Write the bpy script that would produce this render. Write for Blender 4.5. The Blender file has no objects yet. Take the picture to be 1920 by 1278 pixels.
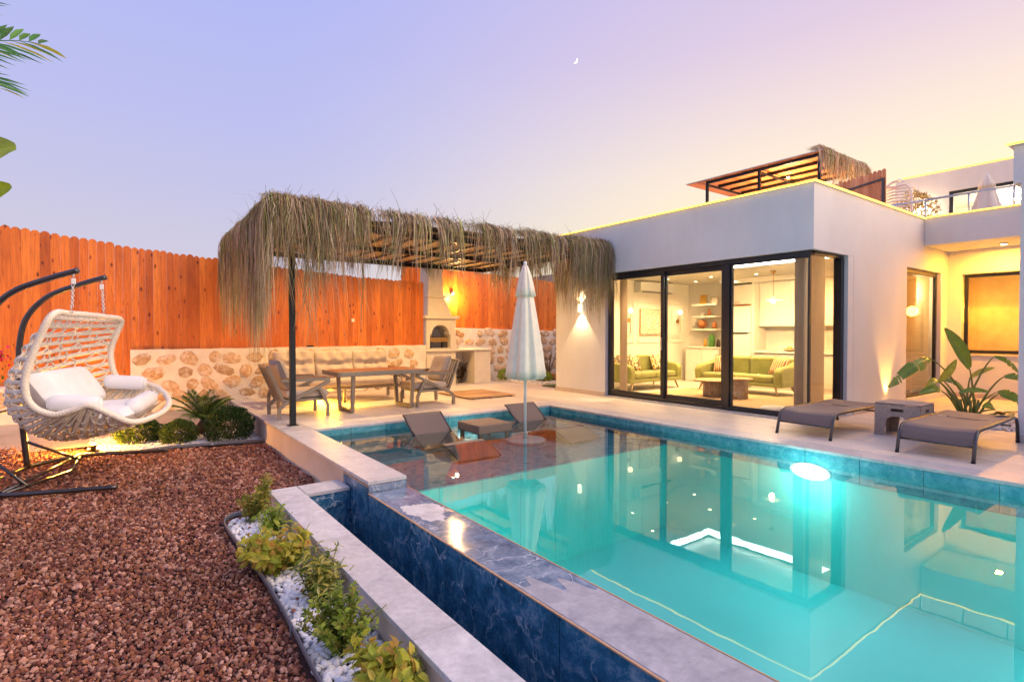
import bpy, math, random
import numpy as np
from mathutils import Vector, Matrix
R = math.radians
SC = bpy.context.scene
COL = SC.collection

# ------------------------------------------------------------------ camera
cam_data = bpy.data.cameras.new("camera")
cam = bpy.data.objects.new("camera", cam_data)
COL.objects.link(cam)
SC.camera = cam
cam.location = (0.0, 0.0, 1.4)
cam.rotation_euler = (R(90 - 0.9), 0.0, R(53.76))
cam_data.sensor_width = 36.0
cam_data.lens = 36.0 * 1014.0 / 1920.0
cam_data.clip_start = 0.05
cam_data.clip_end = 20000.0

# ------------------------------------------------------------------ sky
SUNDIR = Vector((0.12, 0.99, 0.0)).normalized()      # the afterglow lies this way
world = bpy.data.worlds.new("World")
SC.world = world
world.use_nodes = True
nt = world.node_tree
nt.nodes.clear()
def N(t, kind, **kw):
    n = t.nodes.new(kind)
    for k, v in kw.items():
        if k.startswith('i_'):
            n.inputs[k[2:].replace('_', ' ')].default_value = v
        else:
            setattr(n, k, v)
    return n
def ramp(t, stops, interp='LINEAR'):
    n = t.nodes.new('ShaderNodeValToRGB')
    cr = n.color_ramp
    cr.interpolation = interp
    while len(cr.elements) < len(stops):
        cr.elements.new(0.5)
    for e, (p, c) in zip(cr.elements, stops):
        e.position = p
        e.color = (*c, 1.0) if len(c) == 3 else c
    return n
tc = N(nt, 'ShaderNodeTexCoord')
sep = N(nt, 'ShaderNodeSeparateXYZ'); nt.links.new(tc.outputs['Generated'], sep.inputs[0])
hx = N(nt, 'ShaderNodeVectorMath', operation='MULTIPLY'); hx.inputs[1].default_value = (1, 1, 0)
nt.links.new(tc.outputs['Generated'], hx.inputs[0])
hn = N(nt, 'ShaderNodeVectorMath', operation='NORMALIZE'); nt.links.new(hx.outputs[0], hn.inputs[0])
dp = N(nt, 'ShaderNodeVectorMath', operation='DOT_PRODUCT'); dp.inputs[1].default_value = SUNDIR
nt.links.new(hn.outputs[0], dp.inputs[0])
mr = N(nt, 'ShaderNodeMapRange', interpolation_type='SMOOTHSTEP')
mr.inputs['From Min'].default_value = 0.05; mr.inputs['From Max'].default_value = 1.02
nt.links.new(dp.outputs['Value'], mr.inputs['Value'])
cool = ramp(nt, [(0.0, (.66, .58, .66)), (0.14, (.57, .54, .70)), (0.32, (.48, .49, .80)), (0.55, (.40, .44, .86)), (1.0, (.36, .41, .82))])
warm = ramp(nt, [(0.0, (1.15, .82, .34)), (0.12, (1.12, .93, .48)), (0.26, (1.0, .82, .60)), (0.44, (.74, .58, .70)), (0.7, (.48, .45, .80)), (1.0, (.36, .41, .82))])
nt.links.new(sep.outputs['Z'], cool.inputs[0]); nt.links.new(sep.outputs['Z'], warm.inputs[0])
mx = N(nt, 'ShaderNodeMix', data_type='RGBA')
nt.links.new(mr.outputs[0], mx.inputs[0]); nt.links.new(cool.outputs[0], mx.inputs[6]); nt.links.new(warm.outputs[0], mx.inputs[7])
bg1 = N(nt, 'ShaderNodeBackground'); bg1.inputs['Strength'].default_value = 0.64
nt.links.new(mx.outputs[2], bg1.inputs['Color'])
sky = N(nt, 'ShaderNodeTexSky', sky_type='NISHITA')
sky.sun_disc = False
sky.sun_elevation = R(1.5)
sky.sun_rotation = math.atan2(SUNDIR.x, SUNDIR.y)
bg2 = N(nt, 'ShaderNodeBackground'); bg2.inputs['Strength'].default_value = 0.02
nt.links.new(sky.outputs[0], bg2.inputs['Color'])
ad = N(nt, 'ShaderNodeAddShader'); wo = N(nt, 'ShaderNodeOutputWorld')
nt.links.new(bg1.outputs[0], ad.inputs[0]); nt.links.new(bg2.outputs[0], ad.inputs[1]); nt.links.new(ad.outputs[0], wo.inputs[0])

# ------------------------------------------------------------------ sun (set, only a broad warm afterglow is left)
sun_d = bpy.data.lights.new("sun", 'SUN')
sun_d.energy = 2.6; sun_d.angle = R(80); sun_d.color = (1.0, .74, .52)
sun = bpy.data.objects.new("sun", sun_d); COL.objects.link(sun)
sdir = Vector((SUNDIR.x + .55, SUNDIR.y * .8, math.tan(R(32)))).normalized()
sun.rotation_euler = sdir.to_track_quat('Z', 'Y').to_euler()

SC.view_settings.view_transform = 'Standard'
SC.view_settings.look = 'None'
SC.view_settings.exposure = 0.72
SC.view_settings.gamma = 1.0
SC.view_settings.use_curve_mapping = False
SC.render.engine = 'CYCLES'
cy = SC.cycles
cy.use_denoising = True
cy.use_adaptive_sampling = True
cy.adaptive_threshold = 0.02
cy.max_bounces = 8; cy.diffuse_bounces = 3; cy.glossy_bounces = 3; cy.transmission_bounces = 4; cy.transparent_max_bounces = 12
cy.sample_clamp_indirect = 4.0
cy.caustics_reflective = False; cy.caustics_refractive = False
try:
    cy.use_light_tree = True
except Exception:
    pass

# ------------------------------------------------------------------ materials
MATS = {}
def newmat(name):
    m = bpy.data.materials.new(name); m.use_nodes = True
    t = m.node_tree; t.nodes.clear()
    out = t.nodes.new('ShaderNodeOutputMaterial')
    b = t.nodes.new('ShaderNodeBsdfPrincipled')
    t.links.new(b.outputs[0], out.inputs[0])
    MATS[name] = m
    return m, t, b, out
def mixrgb(t, fac, a, b, mode='MIX'):
    n = t.nodes.new('ShaderNodeMix'); n.data_type = 'RGBA'; n.blend_type = mode
    for s, v in ((0, fac), (6, a), (7, b)):
        if hasattr(v, 'links') or hasattr(v, 'is_linked'):
            t.links.new(v, n.inputs[s])
        elif s == 0:
            n.inputs[0].default_value = v
        else:
            n.inputs[s].default_value = (*v, 1.0)
    return n.outputs[2]
def coords(t, scale=(1, 1, 1), obj=True, rot=(0, 0, 0)):
    c = t.nodes.new('ShaderNodeTexCoord'); m = t.nodes.new('ShaderNodeMapping')
    m.inputs['Scale'].default_value = scale; m.inputs['Rotation'].default_value = rot
    if obj:
        t.links.new(c.outputs['Object'], m.inputs['Vector'])
    else:
        g = t.nodes.new('ShaderNodeNewGeometry'); t.links.new(g.outputs['Position'], m.inputs['Vector'])
    return m.outputs[0]
def noise(t, vec, scale, detail=4, rough=.55, dist=0.0):
    n = t.nodes.new('ShaderNodeTexNoise'); n.inputs['Scale'].default_value = scale
    n.inputs['Detail'].default_value = detail; n.inputs['Roughness'].default_value = rough; n.inputs['Distortion'].default_value = dist
    if vec is not None: t.links.new(vec, n.inputs['Vector'])
    return n.outputs[0]
def rgbramp(t, src, stops, interp='LINEAR'):
    n = ramp(t, stops, interp); t.links.new(src, n.inputs[0]); return n.outputs[0]
def bump(t, b, h, strength=.3, dist=.01):
    n = t.nodes.new('ShaderNodeBump'); n.inputs['Strength'].default_value = strength; n.inputs['Distance'].default_value = dist
    t.links.new(h, n.inputs['Height']); t.links.new(n.outputs[0], b.inputs['Normal'])
def objrand(t):
    return t.nodes.new('ShaderNodeObjectInfo').outputs['Random']

def simple(name, col, rough=.5, metal=0.0, var=.12, scale=6.0, bmp=.0, bscale=40.0, spec=.5, rand=0.0, world=False, detail=4, sheen=0.0):
    """a plain procedural material: base colour with soft noise variation, optional per-piece variation and relief"""
    m, t, b, o = newmat(name)
    v = coords(t, obj=not world)
    n = noise(t, v, scale, detail)
    d = tuple(c * (1 - var) for c in col); l = tuple(min(1, c * (1 + var)) for c in col)
    c = rgbramp(t, n, [(.3, d), (.7, l)])
    if rand:
        r = rgbramp(t, objrand(t), [(0, (1 - rand,) * 3), (1, (1 + rand * .6,) * 3)])
        c = mixrgb(t, 1.0, c, r, 'MULTIPLY')
    t.links.new(c, b.inputs['Base Color'])
    b.inputs['Roughness'].default_value = rough; b.inputs['Metallic'].default_value = metal
    b.inputs['Specular IOR Level'].default_value = spec
    if sheen: b.inputs['Sheen Weight'].default_value = sheen
    if bmp: bump(t, b, noise(t, v, bscale, 5), bmp, .01)
    return m
def emit(name, col, strength, base=None):
    m, t, b, o = newmat(name)
    b.inputs['Base Color'].default_value = (*(base or col), 1)
    b.inputs['Emission Color'].default_value = (*col, 1); b.inputs['Emission Strength'].default_value = strength
    return m
def attrmat(name, rough=.7, trans=0.0, var=.25, scale=30, spec=.3):
    """colour comes from the piece's own colour attribute"""
    m, t, b, o = newmat(name)
    a = t.nodes.new('ShaderNodeAttribute'); a.attribute_name = 'Col'
    n = noise(t, coords(t), scale, 3)
    c = mixrgb(t, 1.0, a.outputs['Color'], rgbramp(t, n, [(.25, (1 - var,) * 3), (.75, (1 + var * .5,) * 3)]), 'MULTIPLY')
    t.links.new(c, b.inputs['Base Color']); b.inputs['Roughness'].default_value = rough
    b.inputs['Specular IOR Level'].default_value = spec
    if trans:
        tr = t.nodes.new('ShaderNodeBsdfTranslucent'); t.links.new(c, tr.inputs[0])
        mxs = t.nodes.new('ShaderNodeMixShader'); mxs.inputs[0].default_value = trans
        t.links.new(b.outputs[0], mxs.inputs[1]); t.links.new(tr.outputs[0], mxs.inputs[2]); t.links.new(mxs.outputs[0], o.inputs[0])
    return m

def plaster():
    m, t, b, o = newmat('plaster')
    v = coords(t, obj=False); n1 = noise(t, v, .8, 4); n2 = noise(t, coords(t, (1.3, 1.3, .35), obj=False), 1.6, 5, .6); n3 = noise(t, v, 60, 4, .6)
    c = rgbramp(t, n1, [(.3, (.70, .685, .67)), (.7, (.765, .75, .735))])
    c = mixrgb(t, 1.0, c, rgbramp(t, n2, [(.30, (.955, .95, .94)), (.55, (1, 1, 1))]), 'MULTIPLY')
    c = mixrgb(t, 1.0, c, rgbramp(t, n3, [(.3, (.97, .97, .97)), (.7, (1.02, 1.02, 1.02))]), 'MULTIPLY')
    t.links.new(c, b.inputs['Base Color']); b.inputs['Roughness'].default_value = .8
    bump(t, b, n3, .12, .004)
plaster()
simple('plaster_warm', (.64, .54, .47), .8, var=.10, scale=2.2, bmp=.15, bscale=60, world=True)
simple('mortar', (.80, .71, .62), .9, var=.10, scale=5, bmp=.6, bscale=22, world=True)
simple('skirting', (.55, .45, .37), .5, var=.1)
simple('black_metal', (.018, .02, .024), .35, .6, var=.1)
simple('frame_metal', (.030, .033, .040), .30, .4, var=.08)
simple('grey_metal', (.10, .095, .095), .28, .85, var=.1)
simple('taupe_metal', (.25, .20, .155), .42, .25, var=.06)
simple('steel', (.55, .56, .58), .28, .9, var=.08)
simple('brass', (.55, .34, .12), .28, .9, var=.08)
simple('cushion', (.50, .40, .32), .92, var=.07, scale=14, bmp=.25, bscale=160, sheen=.2)
simple('cushion_grey', (.40, .325, .28), .92, var=.07, scale=14, bmp=.25, bscale=160, sheen=.2)
simple('cushion_white', (.80, .79, .80), .9, var=.04, scale=9, bmp=.2, bscale=90, sheen=.15)
simple('canvas', (.84, .75, .61), .85, var=.05, scale=8, bmp=.12, bscale=140)
simple('white_plastic', (.78, .78, .77), .4, var=.03)
simple('white_lacquer', (.80, .77, .71), .35, var=.02)
simple('wicker_white', (.86, .77, .64), .55, var=.16, scale=60, bmp=.5, bscale=120, rand=.06)
simple('wicker_brown', (.235, .165, .125), .6, var=.3, scale=90, bmp=.6, bscale=150)
simple('wicker_taupe', (.36, .29, .245), .6, var=.3, scale=90, bmp=.6, bscale=150)
simple('sling', (.15, .108, .10), .62, var=.10, scale=120, bmp=.12, bscale=260, sheen=.12)
simple('green_velvet', (.235, .25, .055), .85, var=.12, scale=5, sheen=.4)
simple('rug', (.50, .34, .19), .95, var=.2, scale=50, bmp=.5, bscale=140)
simple('oak', (.58, .38, .19), .5, var=.2, scale=9)
simple('oak_grey', (.52, .38, .24), .6, var=.3, scale=12, rand=.1)

simple('ceramic_green', (.05, .20, .035), .3, var=.1)
simple('terracotta', (.38, .14, .05), .7, var=.15)
simple('paper_gold', (.62, .36, .06), .5, var=.1)
simple('soil', (.035, .017, .012), .95, var=.35, scale=40, bmp=.8, bscale=60)
simple('sand', (.46, .36, .27), .95, var=.15, scale=3, bmp=.4, bscale=40, world=True)
simple('lava_bed', (.060, .024, .020), .95, var=.4, scale=55, bmp=1.0, bscale=70, world=True)
simple('pebble_bed', (.55, .55, .56), .9, var=.25, scale=45, bmp=.8, bscale=60, world=True)
simple('edging', (.16, .17, .20), .5, var=.15)
simple('stem_green', (.16, .20, .045), .6, var=.2)
simple('stem_brown', (.13, .075, .04), .85, var=.25, scale=30)
simple('flower_pink', (.55, .02, .12), .6, var=.2)
simple('tarpaulin', (.56, .40, .22), .8, var=.12, scale=4)
simple('slat_wood', (.42, .24, .10), .6, var=.25, scale=9, rand=.12)
simple('dark_void', (.02, .018, .015), .9)
simple('house_stone', (.50, .475, .45), .55, var=.2, scale=30, bmp=.2, bscale=80)
simple('lawn_base', (.10, .13, .03), .95, var=.3, scale=60, bmp=.8, bscale=120)
emit('led_yellow', (1.0, .58, .07), 2.0)
emit('led_cove', (.86, 1.0, .95), 9.0)
emit('lamp_warm', (1.0, .72, .36), 22.0)
emit('lamp_orange', (1.0, .52, .10), 18.0)
emit('lamp_pool', (.82, 1.0, .98), 9.0)
emit('glow_ball', (1.0, .70, .35), 3.0)
emit('sconce_white', (1.0, .86, .62), 2.2)
emit('moonlight', (1.0, .93, .80), 1.6)

# varnished fence timber: stretched grain, knots, each board its own tone
def wood_mat(name, base, dark, knots=True):
    m, t, b, o = newmat(name)
    oi = t.nodes.new('ShaderNodeObjectInfo')
    ad_ = t.nodes.new('ShaderNodeVectorMath'); ad_.operation = 'ADD'
    c = t.nodes.new('ShaderNodeTexCoord')
    rv = t.nodes.new('ShaderNodeVectorMath'); rv.operation = 'SCALE'; rv.inputs[0].default_value = (13.7, 7.3, 31.1)
    t.links.new(oi.outputs['Random'], rv.inputs['Scale'])
    t.links.new(c.outputs['Object'], ad_.inputs[0]); t.links.new(rv.outputs[0], ad_.inputs[1])
    mp = t.nodes.new('ShaderNodeMapping'); mp.inputs['Scale'].default_value = (20, 20, 1.3); t.links.new(ad_.outputs[0], mp.inputs[0])
    g = noise(t, mp.outputs[0], 1.6, 6, .6, 1.2)
    col = rgbramp(t, g, [(.28, dark), (.5, base), (.75, tuple(min(1, x * 1.25) for x in base))])
    big = noise(t, ad_.outputs[0], 1.1, 2)
    col = mixrgb(t, 1.0, col, rgbramp(t, big, [(.3, (.80, .74, .70)), (.7, (1.08, 1.1, 1.1))]), 'MULTIPLY')
    if knots:
        vo = t.nodes.new('ShaderNodeTexVoronoi'); vo.inputs['Scale'].default_value = 1.0
        mp2 = t.nodes.new('ShaderNodeMapping'); mp2.inputs['Scale'].default_value = (1, 7.5, 3.4); t.links.new(ad_.outputs[0], mp2.inputs[0])
        t.links.new(mp2.outputs[0], vo.inputs['Vector'])
        k = rgbramp(t, vo.outputs['Distance'], [(.07, (.22, .12, .08)), (.13, (.62, .52, .48)), (.19, (1, 1, 1))])
        col = mixrgb(t, 1.0, col, k, 'MULTIPLY')
    r = rgbramp(t, oi.outputs['Random'], [(0, (.72, .60, .50)), (.3, (1.0, .95, .9)), (.6, (1.08, 1.16, 1.2)), (.8, (.95, .85, .8)), (1, (.82, .68, .58))])
    col = mixrgb(t, 1.0, col, r, 'MULTIPLY')
    t.links.new(col, b.inputs['Base Color']); b.inputs['Roughness'].default_value = .45
    bump(t, b, g, .25, .006)
    return m
wood_mat('fence_wood', (.66, .185, .022), (.47, .105, .011))
wood_mat('fence_wood_pale', (.80, .34, .15), (.62, .23, .09))
wood_mat('table_wood', (.32, .13, .05), (.19, .07, .025), False)
wood_mat('mat_wood', (.46, .28, .14), (.34, .19, .08), False)
wood_mat('panel_wood', (.85, .26, .015), (.70, .18, .008))

# rubble stones with their own tint
def rubble():
    m, t, b, o = newmat('rubble')
    v = coords(t)
    n = noise(t, v, 16, 6, .65)
    c = rgbramp(t, n, [(.28, (.38, .22, .11)), (.5, (.61, .45, .30)), (.72, (.72, .59, .45))])
    r = rgbramp(t, objrand(t), [(0, (.72, .66, .62)), (.3, (1.0, .86, .70)), (.6, (1.12, 1.05, 1.0)), (1, (.92, .70, .45))])
    c = mixrgb(t, 1.0, c, r, 'MULTIPLY')
    sm = noise(t, coords(t, obj=False), 9, 5, .7)
    c = mixrgb(t, rgbramp(t, sm, [(.50, (0, 0, 0)), (.62, (.85, .85, .85))]), c, (.78, .68, .58))
    t.links.new(c, b.inputs['Base Color']); b.inputs['Roughness'].default_value = .9
    bump(t, b, noise(t, v, 30, 6, .7), .9, .02)
rubble()

# navy marble tile with pale veins
def marble(name, deep, mid, vein, sc=1.0, rough=.16):
    m, t, b, o = newmat(name)
    v = coords(t, obj=False)
    w = noise(t, v, 2.2 * sc, 5, .6, 1.5)
    cl = noise(t, v, 7.5 * sc, 9, .74, .35)
    c = rgbramp(t, cl, [(.30, deep), (.52, mid), (.70, tuple(x * .6 + y * .4 for x, y in zip(mid, vein)))])
    mp = t.nodes.new('ShaderNodeMix'); mp.data_type = 'VECTOR'; mp.inputs[0].default_value = .22
    nz = t.nodes.new('ShaderNodeTexNoise'); nz.inputs['Scale'].default_value = 6 * sc; nz.inputs['Detail'].default_value = 5; t.links.new(v, nz.inputs['Vector'])
    t.links.new(v, mp.inputs[4]); t.links.new(nz.outputs['Color'], mp.inputs[5])
    vo = t.nodes.new('ShaderNodeTexVoronoi'); vo.feature = 'DISTANCE_TO_EDGE'; vo.inputs['Scale'].default_value = 4.2 * sc
    t.links.new(mp.outputs[1], vo.inputs['Vector'])
    ve = rgbramp(t, vo.outputs['Distance'], [(0, (1, 1, 1)), (.010, (.35, .35, .35)), (.03, (0, 0, 0))])
    gate = rgbramp(t, w, [(.42, (0, 0, 0)), (.60, (1, 1, 1))])
    f = mixrgb(t, 1.0, ve, gate, 'MULTIPLY')
    c = mixrgb(t, f, c, vein)
    sp = noise(t, v, 75 * sc, 4, .7)
    c = mixrgb(t, rgbramp(t, sp, [(.62, (0, 0, 0)), (.78, (.55, .55, .55))]), c, vein)
    t.links.new(c, b.inputs['Base Color']); b.inputs['Roughness'].default_value = rough
    rr = rgbramp(t, w, [(.4, (rough * .6,) * 3), (.6, (rough * 1.8,) * 3)]); t.links.new(rr, b.inputs['Roughness'])
    return m
marble('marble_navy', (.005, .036, .085), (.035, .155, .28), (.60, .66, .74))
marble('marble_wet_skylit', (.025, .065, .14), (.17, .235, .335), (.60, .64, .72), 1.0, .09)  # same navy tile, lighter because sky reflection is painted into the colour
marble('marble_shelf', (.02, .19, .26), (.08, .37, .44), (.42, .62, .66), 1.3, .4)

# travertine / pale stone
def stone(name, base, streak, sx, rough=.35):
    m, t, b, o = newmat(name)
    v = coords(t, scale=sx, obj=False)
    n1 = noise(t, v, 3.0, 7, .62, .6); n2 = noise(t, coords(t, obj=False), 26, 5, .65)
    c = rgbramp(t, n1, [(.32, streak), (.62, base)])
    c = mixrgb(t, 1.0, c, rgbramp(t, n2, [(.3, (.84, .84, .85)), (.65, (1.05, 1.05, 1.05))]), 'MULTIPLY')
    c = mixrgb(t, 1.0, c, rgbramp(t, objrand(t), [(0, (.90, .88, .865)), (1, (1.05, 1.05, 1.05))]), 'MULTIPLY')
    t.links.new(c, b.inputs['Base Color']); b.inputs['Roughness'].default_value = rough
    bump(t, b, n2, .08, .004)
stone('travertine', (.76, .68, .59), (.67, .585, .49), (.5, 2.2, 1), .46)
stone('coping_stone', (.64, .62, .62), (.50, .485, .49), (2.0, 1.2, 1), .38)
stone('channel_stone', (.64, .64, .66), (.46, .46, .49), (2.5, 2.0, 1), .5)
simple('bbq_plaster', (.80, .70, .56), .8, var=.06, scale=6, bmp=.15, bscale=70)
simple('grout', (.30, .26, .21), .8, var=.1)
stone('weir_dry_skylit', (.46, .465, .51), (.30, .31, .36), (2.5, 2.0, 1), .35)
simple('grout_orange', (.50, .30, .17), .6, var=.2, scale=20)
simple('pool_deep', (.09, .70, .665), .5, var=.05, scale=.8, world=True)
simple('pool_deep_wall', (.025, .46, .46), .5, var=.25, scale=3, world=True)

# water surface: Fresnel mirror over tinted clear water, faint ripples
def water():
    m, t, b, o = newmat('water'); t.nodes.remove(b)
    fr = t.nodes.new('ShaderNodeFresnel'); fr.inputs['IOR'].default_value = 1.5
    tr = t.nodes.new('ShaderNodeBsdfTransparent'); tr.inputs[0].default_value = (.78, .98, .97, 1)
    gl = t.nodes.new('ShaderNodeBsdfGlossy'); gl.inputs['Roughness'].default_value = .0; gl.inputs['Color'].default_value = (.95, 1, 1, 1)
    h = noise(t, coords(t, obj=False), 3.2, 2, .5)
    bp_ = t.nodes.new('ShaderNodeBump'); bp_.inputs['Strength'].default_value = .038; bp_.inputs['Distance'].default_value = .012
    t.links.new(h, bp_.inputs['Height'])
    t.links.new(bp_.outputs[0], gl.inputs['Normal'])
    mxs = t.nodes.new('ShaderNodeMixShader')
    t.links.new(fr.outputs[0], mxs.inputs[0]); t.links.new(tr.outputs[0], mxs.inputs[1]); t.links.new(gl.outputs[0], mxs.inputs[2]); t.links.new(mxs.outputs[0], o.inputs[0])
water()
def glass(name, tint=(.97, .98, .97), ior=1.45, boost=1.0):
    m, t, b, o = newmat(name); t.nodes.remove(b)
    # Schlick reflectance on the outer face only (the pane is a thin slab)
    lw = t.nodes.new('ShaderNodeLayerWeight'); lw.inputs['Blend'].default_value = .5
    f0 = ((ior - 1) / (ior + 1)) ** 2
    def mth(op, a, b_):
        n = t.nodes.new('ShaderNodeMath'); n.operation = op
        for i, q in enumerate((a, b_)):
            if isinstance(q, (int, float)): n.inputs[i].default_value = q
            else: t.links.new(q, n.inputs[i])
        return n.outputs[0]
    ge = t.nodes.new('ShaderNodeNewGeometry')
    fac = mth('ADD', mth('MULTIPLY', mth('POWER', lw.outputs['Facing'], 5.0), 1 - f0), f0)
    fac = mth('MULTIPLY', fac, mth('SUBTRACT', 1.0, ge.outputs['Backfacing']))
    tr = t.nodes.new('ShaderNodeBsdfTransparent'); tr.inputs[0].default_value = (*tint, 1)
    gl = t.nodes.new('ShaderNodeBsdfGlossy'); gl.inputs['Roughness'].default_value = .0
    mxs = t.nodes.new('ShaderNodeMixShader')
    t.links.new(fac, mxs.inputs[0]); t.links.new(tr.outputs[0], mxs.inputs[1]); t.links.new(gl.outputs[0], mxs.inputs[2]); t.links.new(mxs.outputs[0], o.inputs[0])
glass('glass'); glass('glass_tinted', (.95, .90, .82), 1.6); glass('glass_soft', (.97, .95, .9), 1.25)
def cloth_trans(name, col, k):
    m, t, b, o = newmat(name)
    c = rgbramp(t, noise(t, coords(t), 10), [(.3, tuple(x * .93 for x in col)), (.7, col)])
    t.links.new(c, b.inputs['Base Color']); b.inputs['Roughness'].default_value = .9
    tr = t.nodes.new('ShaderNodeBsdfTranslucent'); t.links.new(c, tr.inputs[0]); mxs = t.nodes.new('ShaderNodeMixShader'); mxs.inputs[0].default_value = k
    t.links.new(b.outputs[0], mxs.inputs[1]); t.links.new(tr.outputs[0], mxs.inputs[2]); t.links.new(mxs.outputs[0], o.inputs[0])
cloth_trans('curtain', (.70, .58, .42), .55); cloth_trans('blind', (.78, .70, .52), .5)
attrmat('leaf', .5, .30, .2, 25, .4)
attrmat('leaf_bright', .5, .55, .2, 25, .4)
attrmat('leaf_glossy', .32, .22, .15, 12, .5)
attrmat('thatch', .85, .12, .25, 40, .2)
attrmat('lava', .95, 0, .35, 60, .2)
attrmat('pebble', .6, 0, .08, 40, .4)
def striped():
    m, t, b, o = newmat('striped_fabric')
    w = t.nodes.new('ShaderNodeTexWave'); w.inputs['Scale'].default_value = 3.0; w.bands_direction = 'X'
    t.links.new(coords(t), w.inputs['Vector'])
    c = rgbramp(t, w.outputs['Fac'], [(0, (.62, .27, .08)), (.4, (.62, .27, .08)), (.45, (.75, .66, .52)), (.75, (.75, .66, .52)), (.8, (.30, .14, .05))], 'CONSTANT')
    t.links.new(c, b.inputs['Base Color']); b.inputs['Roughness'].default_value = .9
    m, t, b, o = newmat('patterned_fabric')
    vo = t.nodes.new('ShaderNodeTexVoronoi'); vo.inputs['Scale'].default_value = 9; t.links.new(coords(t), vo.inputs['Vector'])
    c = rgbramp(t, vo.outputs['Distance'], [(0, (.10, .07, .03)), (.22, (.62, .34, .06)), (.36, (.78, .68, .50)), (.55, (.20, .15, .07))], 'CONSTANT')
    t.links.new(c, b.inputs['Base Color']); b.inputs['Roughness'].default_value = .9
    m, t, b, o = newmat('relief_art')
    n = noise(t, coords(t, (1, 1.6, 1.6)), 2.4, 3, .5, 2.5)
    c = rgbramp(t, n, [(.3, (.42, .36, .26)), (.45, (.72, .66, .54)), (.52, (.34, .29, .20)), (.62, (.78, .73, .62))])
    t.links.new(c, b.inputs['Base Color']); b.inputs['Roughness'].default_value = .8; bump(t, b, n, .6, .03)
striped()

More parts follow.
